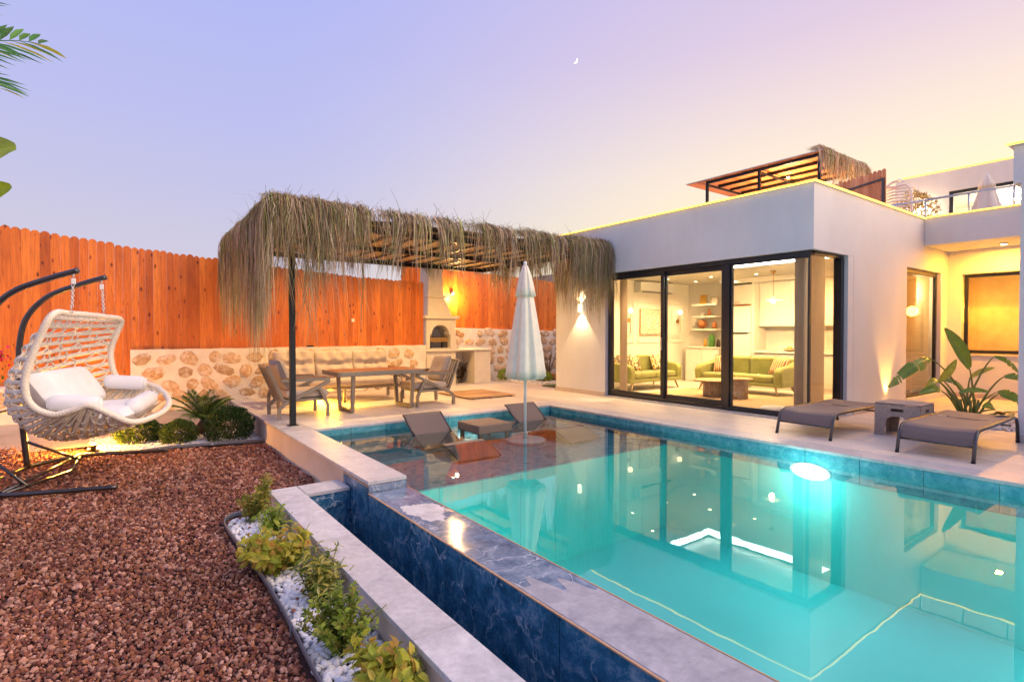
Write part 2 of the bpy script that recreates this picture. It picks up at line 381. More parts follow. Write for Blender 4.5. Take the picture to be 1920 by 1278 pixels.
# ------------------------------------------------------------------ mesh building
XF = {}
class MB:
    def __init__(s): s.v = []; s.f = []; s.sm = []; s.c = []; s.col = None
    def _a(s, vs, fs, smooth=False):
        o = len(s.v); s.v += [tuple(p) for p in vs]
        if s.col is not None: s.c += [s.col] * len(vs)
        for f in fs: s.f.append(tuple(i + o for i in f)); s.sm.append(smooth)
        return s
    def box(s, x0, x1, y0, y1, z0, z1):
        return s._a([(x0, y0, z0), (x1, y0, z0), (x1, y1, z0), (x0, y1, z0), (x0, y0, z1), (x1, y0, z1), (x1, y1, z1), (x0, y1, z1)],
                    [(0, 3, 2, 1), (4, 5, 6, 7), (0, 1, 5, 4), (1, 2, 6, 5), (2, 3, 7, 6), (3, 0, 4, 7)])
    def bar(s, p, q, w, h, up=(0, 0, 1)):
        p = Vector(p); q = Vector(q); d = (q - p).normalized(); u = Vector(up)
        if abs(d.dot(u)) > .98: u = Vector((1, 0, 0))
        a = d.cross(u).normalized(); b_ = a.cross(d).normalized()
        vs = [c + a * (i * w / 2) + b_ * (j * h / 2) for c in (p, q) for i, j in ((-1, -1), (1, -1), (1, 1), (-1, 1))]
        return s._a(vs, [(3, 2, 1, 0), (4, 5, 6, 7), (0, 1, 5, 4), (1, 2, 6, 5), (2, 3, 7, 6), (3, 0, 4, 7)])
    def path(s, pts, w, h, side):
        """mitred rectangular tube along pts; 'side' is the constant width direction"""
        P = [Vector(p) for p in pts]; S = Vector(side).normalized(); vs = []; n = len(P)
        for i, p in enumerate(P):
            t0 = (P[i] - P[i - 1]).normalized() if i else (P[1] - P[0]).normalized()
            t1 = (P[i + 1] - P[i]).normalized() if i < n - 1 else t0
            n0 = S.cross(t0).normalized(); n1 = S.cross(t1).normalized(); m = (n0 + n1).normalized()
            k = h / 2 / max(.35, m.dot(n0))
            vs += [p - S * w / 2 - m * k, p + S * w / 2 - m * k, p + S * w / 2 + m * k, p - S * w / 2 + m * k]
        fs = [(3, 2, 1, 0), tuple(4 * (n - 1) + i for i in range(4))]
        for i in range(n - 1):
            for j in range(4):
                a = 4 * i + j; b_ = 4 * i + (j + 1) % 4
                fs.append((a, b_, b_ + 4, a + 4))
        return s._a(vs, fs)
    def tube(s, pts, r, n=8, closed=False, flat=1.0, smooth=True, upref=(0, 0, 1)):
        P = [Vector(p) for p in pts]; m = len(P); rr = r if isinstance(r, (list, tuple)) else [r] * m; vs = []
        u = None
        for i, p in enumerate(P):
            if closed: t_ = (P[(i + 1) % m] - P[i - 1]).normalized()
            else: t_ = (P[min(i + 1, m - 1)] - P[max(i - 1, 0)]).normalized()
            if u is None:
                u = Vector(upref)
                if abs(u.dot(t_)) > .95: u = Vector((1, 0, 0)) if abs(t_.x) < .9 else Vector((0, 1, 0))
            a = (u - t_ * u.dot(t_)).normalized(); b_ = t_.cross(a); u = a
            for k in range(n):
                g = 2 * math.pi * k / n
                vs.append(p + a * (math.cos(g) * rr[i]) + b_ * (math.sin(g) * rr[i] * flat))
        fs = []
        for i in range(m if closed else m - 1):
            j = (i + 1) % m
            for k in range(n):
                l = (k + 1) % n
                fs.append((i * n + k, i * n + l, j * n + l, j * n + k))
        s._a(vs, fs, smooth)
        if not closed:
            o = len(s.v) - m * n
            s.f.append(tuple(o + n - 1 - k for k in range(n))); s.sm.append(False)
            s.f.append(tuple(o + (m - 1) * n + k for k in range(n))); s.sm.append(False)
        return s
    def lathe(s, prof, n=24, c=(0, 0, 0), smooth=True, rad=None):
        vs = []
        for r, z in prof:
            for k in range(n):
                g = 2 * math.pi * k / n; q = r * (rad(g, z) if rad else 1)
                vs.append((c[0] + q * math.cos(g), c[1] + q * math.sin(g), c[2] + z))
        m = len(prof)
        fs = [(i * n + k, i * n + (k + 1) % n, (i + 1) * n + (k + 1) % n, (i + 1) * n + k) for i in range(m - 1) for k in range(n)]
        s._a(vs, fs, smooth)
        o = len(s.v) - m * n
        if prof[0][0] > 1e-4: s.f.append(tuple(o + n - 1 - k for k in range(n))); s.sm.append(False)
        if prof[-1][0] > 1e-4: s.f.append(tuple(o + (m - 1) * n + k for k in range(n))); s.sm.append(False)
        return s
    def prism(s, outline, a, b_, axis='x'):
        """outline in the plane across 'axis' (x: (y,z), y: (x,z), z: (x,y)) extruded from a to b_"""
        n = len(outline)
        def mk(t_, p):
            return {'x': (t_, p[0], p[1]), 'y': (p[0], t_, p[1]), 'z': (p[0], p[1], t_)}[axis]
        vs = [mk(a, p) for p in outline] + [mk(b_, p) for p in outline]
        fs = [tuple(range(n - 1, -1, -1)), tuple(range(n, 2 * n))] + [(i, (i + 1) % n, n + (i + 1) % n, n + i) for i in range(n)]
        return s._a(vs, fs)
    def grid(s, fn, nu, nv, smooth=True):
        vs = [fn(i / (nu - 1), j / (nv - 1)) for i in range(nu) for j in range(nv)]
        fs = [(i * nv + j, i * nv + j + 1, (i + 1) * nv + j + 1, (i + 1) * nv + j) for i in range(nu - 1) for j in range(nv - 1)]
        return s._a(vs, fs, smooth)
    def build(s, name, mat, parent=None, local=False, bevel=0.0, seg=2, fix=True):
        vs = s.v
        if parent is not None and not local:
            inv = XF[parent.name].inverted(); vs = [tuple(inv @ Vector(p)) for p in vs]
        me = bpy.data.meshes.new(name); me.from_pydata(vs, [], s.f)
        me.polygons.foreach_set('use_smooth', s.sm)
        if s.col is not None:
            ca = me.color_attributes.new('Col', 'FLOAT_COLOR', 'POINT')
            ca.data.foreach_set('color', np.array([(*c, 1.0) for c in s.c], dtype=np.float32).ravel())
        me.materials.append(MATS[mat]); me.update()
        if fix and s.col is None and len(s.f) < 4000:
            import bmesh
            bm = bmesh.new(); bm.from_mesh(me); bmesh.ops.recalc_face_normals(bm, faces=bm.faces); bm.to_mesh(me); bm.free()
        o = bpy.data.objects.new(name, me); COL.objects.link(o)
        if parent is not None: o.parent = parent
        if bevel:
            b_ = o.modifiers.new('bevel', 'BEVEL'); b_.width = bevel; b_.segments = seg; b_.limit_method = 'ANGLE'; b_.angle_limit = R(35)
        return o
def npmesh(name, V, F, mat, parent=None, cols=None, smooth=False, kind='stuff'):
    """one mesh straight from arrays: V (n,3), F (m,3 or 4), cols (n,3)"""
    if parent is not None:
        M = np.array(XF[parent.name].inverted()); V = V @ M[:3, :3].T + M[:3, 3]
    me = bpy.data.meshes.new(name); k = F.shape[1]
    me.vertices.add(len(V)); me.vertices.foreach_set('co', np.ascontiguousarray(V, dtype=np.float32).ravel())
    me.loops.add(F.size); me.loops.foreach_set('vertex_index', F.astype(np.int32).ravel())
    me.polygons.add(len(F)); me.polygons.foreach_set('loop_start', np.arange(0, F.size, k, dtype=np.int32))
    me.polygons.foreach_set('use_smooth', np.full(len(F), smooth))
    if cols is not None:
        ca = me.color_attributes.new('Col', 'FLOAT_COLOR', 'POINT')
        ca.data.foreach_set('color', np.concatenate([cols, np.ones((len(cols), 1))], 1).astype(np.float32).ravel())
    me.materials.append(MATS[mat]); me.update(calc_edges=True); me.validate()
    o = bpy.data.objects.new(name, me); COL.objects.link(o)
    if parent is not None: o.parent = parent
    if kind: o['kind'] = kind
    return o
def tag(o, label=None, cat=None, group=None, kind=None):
    if label: o['label'] = label
    if cat: o['category'] = cat
    if group: o['group'] = group
    if kind: o['kind'] = kind
    return o
def thing(name, label, cat, loc=(0, 0, 0), rz=0.0, group=None, kind=None):
    o = bpy.data.objects.new(name, None); COL.objects.link(o); o.empty_display_size = .2
    o.location = loc; o.rotation_euler = (0, 0, rz)
    XF[o.name] = Matrix.Translation(loc) @ Matrix.Rotation(rz, 4, 'Z')
    return tag(o, label, cat, group, kind)
def struct(name, label=None, loc=(0, 0, 0)):
    return thing(name, label, None, loc, kind='structure')
def dup(root, loc, rz=0.0, label=None, group=None):
    r_ = root.copy(); COL.objects.link(r_); r_.location = loc; r_.rotation_euler = (0, 0, rz)
    XF[r_.name] = Matrix.Translation(loc) @ Matrix.Rotation(rz, 4, 'Z')
    if label: r_['label'] = label
    if group: r_['group'] = group
    for ch in list(root.children):
        c = ch.copy(); COL.objects.link(c); c.parent = r_
        for g in list(ch.children):
            d = g.copy(); COL.objects.link(d); d.parent = c
    return r_
def lamp(kind, name, loc, energy, col, parent=None, size=.05, spot=None, blend=.3, aim=None, sy=None):
    d = bpy.data.lights.new(name, kind); d.energy = energy; d.color = col
    if kind == 'AREA':
        d.size = size
        if sy: d.shape = 'RECTANGLE'; d.size_y = sy
    else: d.shadow_soft_size = size
    if kind == 'SPOT': d.spot_size = R(spot); d.spot_blend = blend
    o = bpy.data.objects.new(name, d); COL.objects.link(o)
    loc = Vector(loc)
    q = (-Vector(aim)).normalized().to_track_quat('Z', 'Y') if aim is not None else None
    if parent is not None:
        inv = XF[parent.name].inverted(); loc = inv @ loc
        if q is not None: q = inv.to_quaternion() @ q
        o.parent = parent
    o.location = loc
    if q is not None: o.rotation_mode = 'QUATERNION'; o.rotation_quaternion = q
    return o
WARM = (1.0, .66, .30); ORANGE = (1.0, .50, .10)

# ================================================================== SETTING
rng = random.Random(7)
XL, XR = -12.5, -13.3            # faces of the left and of the set-back right garden wall
ZG = -0.36                       # garden level
WZ = -0.12                       # pool water level

gm = MB()
for q in ((-600, 600, -600, 1.3), (-600, 600, 7.0, 600), (-600, -8.3, 1.3, 7.0), (2.9, 600, 1.3, 7.0)): gm.box(*q, -1.2, -.94)
tag(gm.build('ground', 'sand'), kind='structure')
# ---- lava gravel bed and the earth under it
gb = MB()
def gz(x, y): return ZG + .018 * math.sin(x * 1.9) * math.cos(y * 2.3) + .012 * math.sin(3.1 * x + 2 * y) - .02
gb.grid(lambda u, v: (-12.48 + 14.5 * u, -7 + 8.22 * v, gz(-12.48 + 14.5 * u, -7 + 8.22 * v) - .012), 60, 40)
tag(gb.build('gravel_ground', 'lava_bed'), kind='structure')
tag(gb_o := MB().box(-14, -12.4, -7, 1.9, -.94, -.45).build('bank', 'sand'), kind='structure')

# ---- terrace: sub-base, plastered edge and paving slabs
ter = struct('terrace', 'beige travertine terrace round the pool')
MB().box(-13.3, -8.05, 2.30, 8.96, -.9, -.034).build('base', 'grout', ter)
MB().box(-8.05, 3.0, 6.80, 15.2, -.9, -.034).build('base', 'grout', ter)
MB().box(-10.0, -8.05, 8.96, 15.2, -.9, -.036).build('base', 'grout', ter)
MB().box(-12.5, -5.56, 1.94, 2.29, -.9, -.036).build('edge_wall', 'plaster_warm', ter)
def slabs(x0, x1, y0, y1, sx, sy, mat, z=0.0, th=.03, gap=.005, nm='paving_slab', par=ter, off=True):
    cache = {}
    j = 0; y = y0
    while y < y1 - .02:
        ye = min(y + sy, y1)
        x = x0 - (sx * .5 if (off and j % 2) else 0)
        while x < x1 - .02:
            a, b_ = max(x, x0), min(x + sx, x1)
            if b_ - a > .03:
                key = (round(b_ - a, 3), round(ye - y, 3))
                if key not in cache:
                    o = MB().box(0, key[0] - gap, 0, key[1] - gap, -th, 0).build(nm, mat, par, local=True, bevel=.002, seg=1)
                    cache[key] = o
                else:
                    o = cache[key].copy(); COL.objects.link(o); o.parent = par
                o.location = (a + gap / 2, y + gap / 2, z + rng.uniform(-.0006, .0006))
            x += sx
        y = ye; j += 1
slabs(XL, -8.36, 2.29, 6.6, 1.2, .6, 'travertine')
slabs(-13.3, -8.36, 6.6, 8.96, 1.2, .6, 'travertine')
slabs(-8.36, 2.2, 7.13, 8.62, 1.2, .6, 'travertine')
slabs(-3.96, 2.2, 8.62, 10.2, 1.2, .6, 'travertine')
slabs(-3.96, 2.2, 11.6, 14.85, 1.2, .6, 'travertine')
slabs(-3.96, -3.4, 10.2, 11.6, 1.2, .6, 'travertine')
# coping stones round the pool
slabs(-8.36, 2.2, 6.755, 7.13, 1.2, .375, 'coping_stone', 0, .035, nm='coping_stone', off=False)
slabs(-8.36, -7.985, 2.29, 6.755, .375, 1.12, 'coping_stone', 0, .035, nm='coping_stone', off=False)
slabs(XL, -4.87, 1.895, 2.29, 1.5, .395, 'coping_stone', 0.0012, .036, nm='coping_stone', off=False)

# ---- pool basin: tiled walls, shelf, weir and overflow channel
pool = struct('pool_basin', 'tiled swimming pool with shallow shelf and infinity edge')
MB().box(-8.04, 3, 6.79, 7.0, -2.0, -.036).build('wall_core', 'grout', pool)
MB().box(-8.3, -8.01, 2.2, 6.79, -2.0, -.036).build('wall_core', 'grout', pool)
MB().box(-8.0, -4.9, 1.99, 2.285, -2.0, -.037).build('wall_core', 'grout', pool)
MB().box(-4.9, 3, 1.93, 2.275, -2.0, -.135).build('wall_core', 'grout', pool)
MB().box(-5.24, 3, 2.27, 6.79, -1.62, -1.55).build('deep_floor', 'pool_deep', pool)
MB().box(-8.0, -5.26, 2.28, 6.785, -1.6, -.315).build('shelf_core', 'pool_deep_wall', pool)
def tiles(par, x0, x1, step, fn, mat, nm='tile'):
    x = x0; cache = {}
    while x < x1 - .02:
        b_ = min(x + step, x1)
        fn(x + .0025, b_ - .0025).build(nm, mat, par, bevel=.0015, seg=1); x = b_
tiles(pool, -7.99, 2.2, .60, lambda a, b_: MB().box(a, b_, 6.772, 6.789, -.318, -.039), 'marble_shelf')
MB().box(-7.99, 2.2, 6.774, 6.789, -1.55, -.322).build('deep_wall', 'pool_deep', pool)
for k in range(8):
    MB().box(-8.009, -7.992, 2.29 + k * .56 + .003, 2.29 + (k + 1) * .56 - .003, -.31, -.037).build('tile', 'marble_shelf', pool, bevel=.0015, seg=1)
for i in range(4):
    for j in range(8):
        MB().box(-7.99 + i * .69 + .002, -7.99 + (i + 1) * .69 - .002, 2.29 + j * .56 + .002, 2.29 + (j + 1) * .56 - .002, -.31, -.292).build('tile', 'marble_shelf', pool)
for j in range(8):
    MB().box(-5.258, -5.24, 2.29 + j * .56 + .002, 2.29 + (j + 1) * .56 - .002, -1.549, -.294).build('tile', 'pool_deep', pool)
# weir: top and outer face in navy tile
WX = [-4.868, -3.52, -2.16, -.80, .56, 1.92]
for a, b_ in zip(WX[:-1], WX[1:]):
    MB().box(a + .002, b_ - .002, 1.908, 2.292, -.13, -.108).build('weir_tile', 'marble_wet_skylit', pool, bevel=.003)
    for z0, z1 in ((-.70, -.116), (-1.0, -.705)):
        MB().box(a + .0025, b_ - .0025, 1.897, 1.915, z0, z1).build('tile', 'marble_navy', pool, bevel=.0015, seg=1)
MB().box(-4.868, 2, 1.8935, 1.9075, -.1145, -.1065).build('edge_trim', 'grout_orange', pool)
MB().box(-4.868, 2, 2.2925, 2.301, -.125, -.106).build('edge_trim', 'grout_orange', pool)
MB().box(-5.555, -4.872, 1.897, 1.915, -.70, -.050).build('tile', 'marble_navy', pool, bevel=.0015, seg=1)
MB().box(-5.555, -4.872, 1.897, 1.915, -1.0, -.705).build('tile', 'marble_navy', pool)
MB().box(-5.555, -4.872, 1.899, 1.99, -.0495, -.038).build('edge_tile', 'marble_wet_skylit', pool)
MB().box(-5.555, -4.865, 1.893, 1.8965, -.052, -.0375).build('edge_trim', 'grout_orange', pool)
MB().box(-4.871, -4.862, 1.9, 2.28, -.105, -.038).build('edge_tile', 'marble_wet_skylit', pool)
# overflow channel
MB().box(-5.66, 2, 1.22, 1.45, -.95, -.186).build('channel_wall', 'plaster_warm', pool)
MB().box(-5.66, -5.36, 1.45, 1.94, -.95, -.186).build('channel_wall', 'plaster_warm', pool)
MB().box(-5.36, 2, 1.45, 1.9, -1.05, -1.0).build('channel_floor', 'marble_navy', pool)
tiles(pool, -5.34, 1.9, 1.2, lambda a, b_: MB().box(a, b_, 1.447, 1.462, -1.0, -.186), 'marble_navy')
MB().box(-5.363, -5.346, 1.464, 1.894, -1.0, -.186).build('tile', 'marble_navy', pool)
slabs(-5.68, 2.0, 1.19, 1.462, 1.6, .272, 'channel_stone', -.15, .034, nm='channel_coping', par=pool, off=False)
slabs(-5.68, -5.335, 1.464, 1.892, .345, .43, 'channel_stone', -.15, .034, nm='channel_coping', par=pool, off=False)
# dry patches on the weir
def film(cx, cy, rx, ry, seed):
    r_ = random.Random(seed); pts = []
    for k in range(64):
        g = 2 * math.pi * k / 64; q = 1 + .16 * math.sin(3 * g + seed) + .08 * math.sin(7 * g) + r_.uniform(-.10, .10)
        pts.append((cx + rx * q * math.cos(g), max(1.915, min(2.286, cy + ry * q * math.sin(g)))))
    MB().prism(pts, -.108, -.1068, 'z').build('dry_patch', 'channel_stone', pool)
film(-4.10, 2.10, .24, .15, 2)
r_ = random.Random(4); pts = [(-2.62 + .30 * (k / 30) + .10 * math.sin(k * .5) + r_.uniform(-.03, .03), 1.915 + .37 * k / 30) for k in range(31)]
MB().prism(pts + [(1.9, 2.285), (1.9, 1.915)], -.108, -.1066, 'z').build('dry_patch', 'weir_dry_skylit', pool)  # dry stretch, made paler still by sky reflection painted into its colour
# water
wa = MB().box(-7.99, 2.2, 2.30, 6.771, WZ - .001, WZ)
wa.f = [(4, 5, 6, 7)]; wa.sm = [True]
tag(wa.build('pool_water', 'water', fix=False), 'still turquoise water filling the swimming pool', kind='structure')
wc = MB().box(-5.34, 1.9, 1.463, 1.896, -.901, -.90); wc.f = [(4, 5, 6, 7)]; wc.sm = [True]
tag(wc.build('channel_water', 'water', fix=False), kind='structure')
# underwater lamps
def pool_lamp(x, y, z, e, label, face, rad=.13, sq=1.0):
    t = thing('pool_light', label, 'light', (x, y, z), group='underwater pool lights')
    def disc(r0, th, mat, nm, off):
        m = MB(); n = 20; c = Vector(face)
        a = Vector((0, 0, 1)); b_ = c.cross(a)
        pr = [Vector((x, y, z)) + c * off + a * (sq * r0 * math.cos(2 * math.pi * k / n)) + b_ * (r0 * math.sin(2 * math.pi * k / n)) for k in range(n)]
        m._a(pr + [p + c * th for p in pr], [tuple(range(n - 1, -1, -1)), tuple(range(n, 2 * n))] + [(k, (k + 1) % n, n + (k + 1) % n, n + k) for k in range(n)])
        m.build(nm, mat, t)
    disc(rad * 1.2, .012, 'white_plastic', 'bezel', 0); disc(rad, .014, 'lamp_pool', 'lens', .002)
    lamp('POINT', 'glow', Vector((x, y, z)) + Vector(face) * .30 + Vector((0, 0, -.12)), e, (.62, 1.0, .94), t, .22)
pool_lamp(-3.13, 6.772, -.28, 15, 'glowing round pool light on the far wall before the loungers', (0, -1, 0), .20, .42)
pool_lamp(-.2, 6.772, -.50, 22, 'round pool light at the right end of the far pool wall', (0, -1, 0), .13)
pool_lamp(-7.995, 4.75, -.20, 4.5, 'small pool light behind the square wicker table in the water', (1, 0, 0), .045)
pool_lamp(-3.9, 2.272, -.80, 20, 'added unseen pool light under the left end of the infinity edge', (0, 1, 0), .10)  # this and the next two lamps are added, unseen, to light the floor evenly
pool_lamp(-1.9, 2.272, -.80, 20, 'added unseen pool light under the middle of the infinity edge', (0, 1, 0), .10)
pool_lamp(.1, 2.272, -.80, 20, 'added unseen pool light under the right end of the infinity edge', (0, 1, 0), .10)

# ================================================================== GARDEN WALLS AND FENCE
def blob(r_, w, h, d, seedn):
    """an irregular flattish stone lying in the YZ plane, bulging towards +X"""
    r2 = random.Random(seedn); n = r2.choice((7, 8, 9)); ring = []
    ph = r2.random() * 6.28
    for k in range(n):
        g = 2 * math.pi * (k + r2.uniform(-.22, .22)) / n
        q = 1 + r2.uniform(-.16, .16) + .08 * math.cos(2 * g + ph)
        ring.append((q * math.cos(g) * w / 2, q * math.sin(g) * h / 2))
    vs = [(-.04, y, z) for y, z in ring] + [(d * .55, y * .96, z * .96) for y, z in ring] + [(d * r2.uniform(.85, 1.15), y * .68, z * .68) for y, z in ring] + [(d * 1.1, 0, 0)]
    fs = [(k, (k + 1) % n, n + (k + 1) % n, n + k) for k in range(n)] + [(n + k, n + (k + 1) % n, 2 * n + (k + 1) % n, 2 * n + k) for k in range(n)] + [(2 * n + k, 2 * n + (k + 1) % n, 3 * n) for k in range(n)]
    return MB()._a(vs, fs)
def rubble_wall(name, label, x, y0, y1, z0, ztop0, ztop1, seed, ddx=.45, thick=.3, sc=1.0):
    r_ = random.Random(seed)
    t = thing(name, label, 'wall', (x - thick / 2, (y0 + y1) / 2, z0), group='rubble garden walls')
    m = MB(); nu = max(4, int((y1 - y0) / .12)); nv = 12
    zt = lambda y: ztop0 + (ztop1 - ztop0) * (y - y0) / (y1 - y0)
    def f(u, v):
        y = y0 + (y1 - y0) * u; z = z0 + (zt(y) - z0) * v
        return (x + .010 * math.sin(y * 9 + z * 7) + .008 * math.sin(y * 23 - z * 17), y, z)
    m.grid(f, nu, nv)
    for i in range(nu - 1):
        ya, yb = y0 + (y1 - y0) * i / (nu - 1), y0 + (y1 - y0) * (i + 1) / (nu - 1)
        za, zb = zt(ya), zt(yb)
        m._a([(x + .010 * math.sin(ya * 9 + za * 7) + .008 * math.sin(ya * 23 - za * 17), ya, za), (x + .010 * math.sin(yb * 9 + zb * 7) + .008 * math.sin(yb * 23 - zb * 17), yb, zb), (x - thick, yb, zb + .01 * math.sin(yb * 11)), (x - thick, ya, za + .01 * math.sin(ya * 11))], [(0, 1, 2, 3)], True)
    m._a([(x, y0, z0), (x, y0, zt(y0)), (x - thick, y0, zt(y0)), (x - thick, y0, z0)], [(0, 1, 2, 3)])
    m._a([(x, y1, z0), (x, y1, zt(y1)), (x - thick, y1, zt(y1)), (x - thick, y1, z0)], [(0, 1, 2, 3)])
    m.build('mortar', 'mortar', t, fix=False)
    row = 0; z = max(ztop0, ztop1) - .19 * sc
    while z > z0 + .05:
        y = y0 + .16 + (row % 2) * .17 + r_.uniform(0, .1)
        while y < y1 - .12:
            w = r_.uniform(.22, .45) * sc; h = r_.uniform(.20, .29) * sc
            if r_.random() < .94:
                b_ = blob(r_, w, h, r_.uniform(.016, .034), r_.randint(0, 10 ** 6))
                o = b_.build('stone', 'rubble', t, local=True)
                o.location = (x - XF[t.name].translation.x, y - XF[t.name].translation.y, z + r_.uniform(-.03, .03) - z0); o.rotation_euler = (r_.uniform(-.5, .5), 0, 0)
            y += w + r_.uniform(.02, .09)
        z -= .255 * sc; row += 1
    return t
rubble_wall('rubble_wall', 'long whitewashed rubble stone wall behind the outdoor sofa', XL, .22, 6.42, -.4, 1.07, 1.075, 3)
rubble_wall('rubble_wall', 'taller rubble stone wall right of the barbecue chimney', XR, 6.2, 12.2, -.1, 1.57, 1.43, 5)
rubble_wall('rubble_wall', 'low rough stone footing behind the swing chair', XL + .16, -4.5, .215, -.5, .42, .5, 9, sc=1.15)

def fence(name, label, x, y0, y1, tops, zb, seed, mat='fence_wood', group='timber fences'):
    r_ = random.Random(seed)
    t = thing(name, label, 'fence', (x, (y0 + y1) / 2, 0), group=group)
    def top(y):
        for (ya, za), (yb, zb_) in zip(tops[:-1], tops[1:]):
            if y <= yb: return za + (zb_ - za) * (y - ya) / (yb - ya)
        return tops[-1][1]
    y = y0
    while y < y1:
        w = r_.choice((.105, .11, .115, .125)) if y > .2 else r_.choice((.125, .135, .14))
        zt_ = top(y + w / 2) + r_.uniform(-.012, .012); g = .0009; a, b_ = y + g, y + w - g
        c = w * .30; s_ = w * .34
        pr = [(a, zb), (b_, zb), (b_, zt_ - s_), (b_ - c * .45, zt_ - s_ * .45), (b_ - c, zt_ - .004), ((a + b_) / 2, zt_), (a + c, zt_ - .004), (a + c * .45, zt_ - s_ * .45), (a, zt_ - s_)]
        dx = r_.uniform(-.005, .005)
        MB().prism(pr, x + dx - .02, x + dx, 'x').build('board', mat, t)
        y += w
    for zz in (zb + .25, zb + .9, zb + 1.5):
        if zz < min(z for _, z in tops) - .1:
            MB().box(x - .075, x - .026, y0, y1, zz, zz + .09).build('rail', mat, t)
    return t
fence('timber_fence', 'long orange timber picket fence above the stone wall on the left', XL - .16, -3.2, 6.36,
      [(-3.2, 3.36), (-1.57, 3.25), (-.05, 3.09), (0.0, 3.05), (1.64, 2.94), (2.63, 2.865), (4.69, 2.735), (6.8, 2.70)], .40, 11)
fence('timber_fence', 'taller orange timber fence right of the barbecue chimney', XR - .16, 6.2, 12.2,
      [(6.7, 3.25), (7.37, 3.23), (11.5, 3.06), (13, 3.0)], 1.36, 12)
# pale switch box on the fence, dark spot box on the wall
t = thing('switch_box', 'small cream switch box fixed on the fence boards', 'box', (XL - .155, 4.56, 1.66))
MB().box(XL - .16, XL - .12, 4.53, 4.60, 1.65, 1.73).build('housing', 'canvas', t, bevel=.006)
MB().box(XL - .12, XL - .114, 4.545, 4.585, 1.665, 1.715).build('cover', 'white_plastic', t, bevel=.003)
t = thing('wall_box', 'small dark flat box lying on the stone wall top above the sofa', 'box', (XL - .1, 3.55, 1.075))
MB().box(XL - .13, XL + .01, 3.47, 3.62, 1.078, 1.105).build('body', 'black_metal', t, bevel=.004)
MB().box(XL - .10, XL - .02, 3.50, 3.59, 1.105, 1.112).build('lid', 'frame_metal', t, bevel=.002)
# fence lamp
t = thing('fence_lamp', 'small lit downlight on the fence above the barbecue counter', 'lamp', (XR - .155, 7.72, 2.46))
fy = 7.72
MB().box(XR - .158, XR - .13, fy - .03, fy + .03, 2.47, 2.56).build('bracket', 'steel', t, bevel=.004)
MB().lathe([(.035, 0), (.045, -.01), (.05, -.08), (.046, -.085)], 16, (XR - .075, fy, 2.57)).build('shade', 'steel', t)
MB().lathe([(.038, -.006), (.038, 0)], 16, (XR - .075, fy, 2.486)).build('lens', 'lamp_warm', t)
lamp('POINT', 'glow', (XR + .16, fy, 2.38), 80, (1, .56, .16), t, .04)

# ================================================================== VILLA
HY = 8.62; HX = -3.96
v = thing('villa', 'white flat-roofed villa with corner glazing beside the pool', 'house', (-7, 11, 0))
P_ = lambda nm, mat, *b, **k: MB().box(*b).build(nm, mat, v, **k)
P_('wall', 'plaster', -9.95, -8.32, HY, HY + .22, 0, 3.70)
P_('wall', 'plaster', -9.95, -9.73, HY + .22, 15.2, 0, 3.70)
P_('lintel', 'plaster', -8.32, HX, HY, HY + .22, 2.68, 3.70)
P_('lintel', 'plaster', HX - .22, HX, HY + .22, 10.05, 2.68, 3.70)
P_('wall', 'plaster', HX - .22, HX, 10.05, 12.44, 0, 3.70)
P_('wall', 'plaster', HX - .22, HX, 12.44, 14.42, 2.68, 3.70)
P_('wall', 'plaster', HX - .22, HX, 12.44, 14.42, 0, .09)
P_('wall', 'plaster', HX - .22, HX, 14.42, 15.2, 0, 3.70)
P_('wall', 'plaster', -9.73, HX - .22, 14.98, 15.2, 0, 3.70)
P_('roof', 'plaster', -9.73, HX - .22, HY + .22, 14.98, 3.3, 3.40)
P_('roof_band', 'plaster', HX + .002, 3.0, 13.36, 13.58, 3.17, 3.72)
P_('soffit', 'plaster', HX + .002, 3.0, 13.58, 14.85, 3.17, 3.3)
# back wall of the recess with its window opening
BY = 14.85
P_('wall', 'plaster', HX + .002, -3.72, BY, BY + .22, 0, 3.168)
P_('wall', 'plaster', -3.72, -1.6, BY, BY + .22, 2.665, 3.168)
P_('wall', 'plaster', -3.72, -1.6, BY, BY + .22, 0, .93)
P_('wall', 'plaster', -1.6, 3.0, BY, BY + .22, 0, 3.168)
# window in the recess: frame, pane, timber-panelled room behind
def window(par, nm, axis, c, a0, a1, z0, z1, fw=.06, mat='frame_metal', gmat='glass', depth=.06):
    m = MB()
    def bx(p, q, r_, s_):
        if axis == 'y': m.box(p, q, c, c + depth, r_, s_)
        else: m.box(c, c + depth, p, q, r_, s_)
    bx(a0, a1, z1 - fw, z1); bx(a0, a1, z0, z0 + fw); bx(a0, a0 + fw, z0 + fw, z1 - fw); bx(a1 - fw, a1, z0 + fw, z1 - fw)
    f = m.build(nm, mat, par, bevel=.004, seg=1)
    XF[f.name] = XF[par.name]
    g = MB()
    if axis == 'y': g.box(a0 + fw, a1 - fw, c + depth * .4, c + depth * .4 + .008, z0 + fw, z1 - fw)
    else: g.box(c + depth * .4, c + depth * .4 + .008, a0 + fw, a1 - fw, z0 + fw, z1 - fw)
    g.build('pane', gmat, f)
    return f
window(v, 'window', 'y', BY + .10, -3.70, -1.62, .95, 2.655, .07)
P_('sill', 'travertine', -3.74, -1.58, BY - .03, BY + .2, .905, .932)
for k in range(14):
    MB().box(-3.9 + k * .19 + .003, -3.9 + (k + 1) * .19 - .003, BY + 1.15, BY + 1.18, .2, 3.1).build('panel_board', 'panel_wood', v)
P_('room_floor', 'oak', -3.9, -1.2, BY + .22, BY + 1.15, .1, .2)
P_('room_ceiling', 'plaster', -3.9, -1.2, BY + .22, BY + 1.2, 3.1, 3.2)
P_('room_side', 'panel_wood', -3.95, -3.9, BY + .22, BY + 1.2, .1, 3.1)
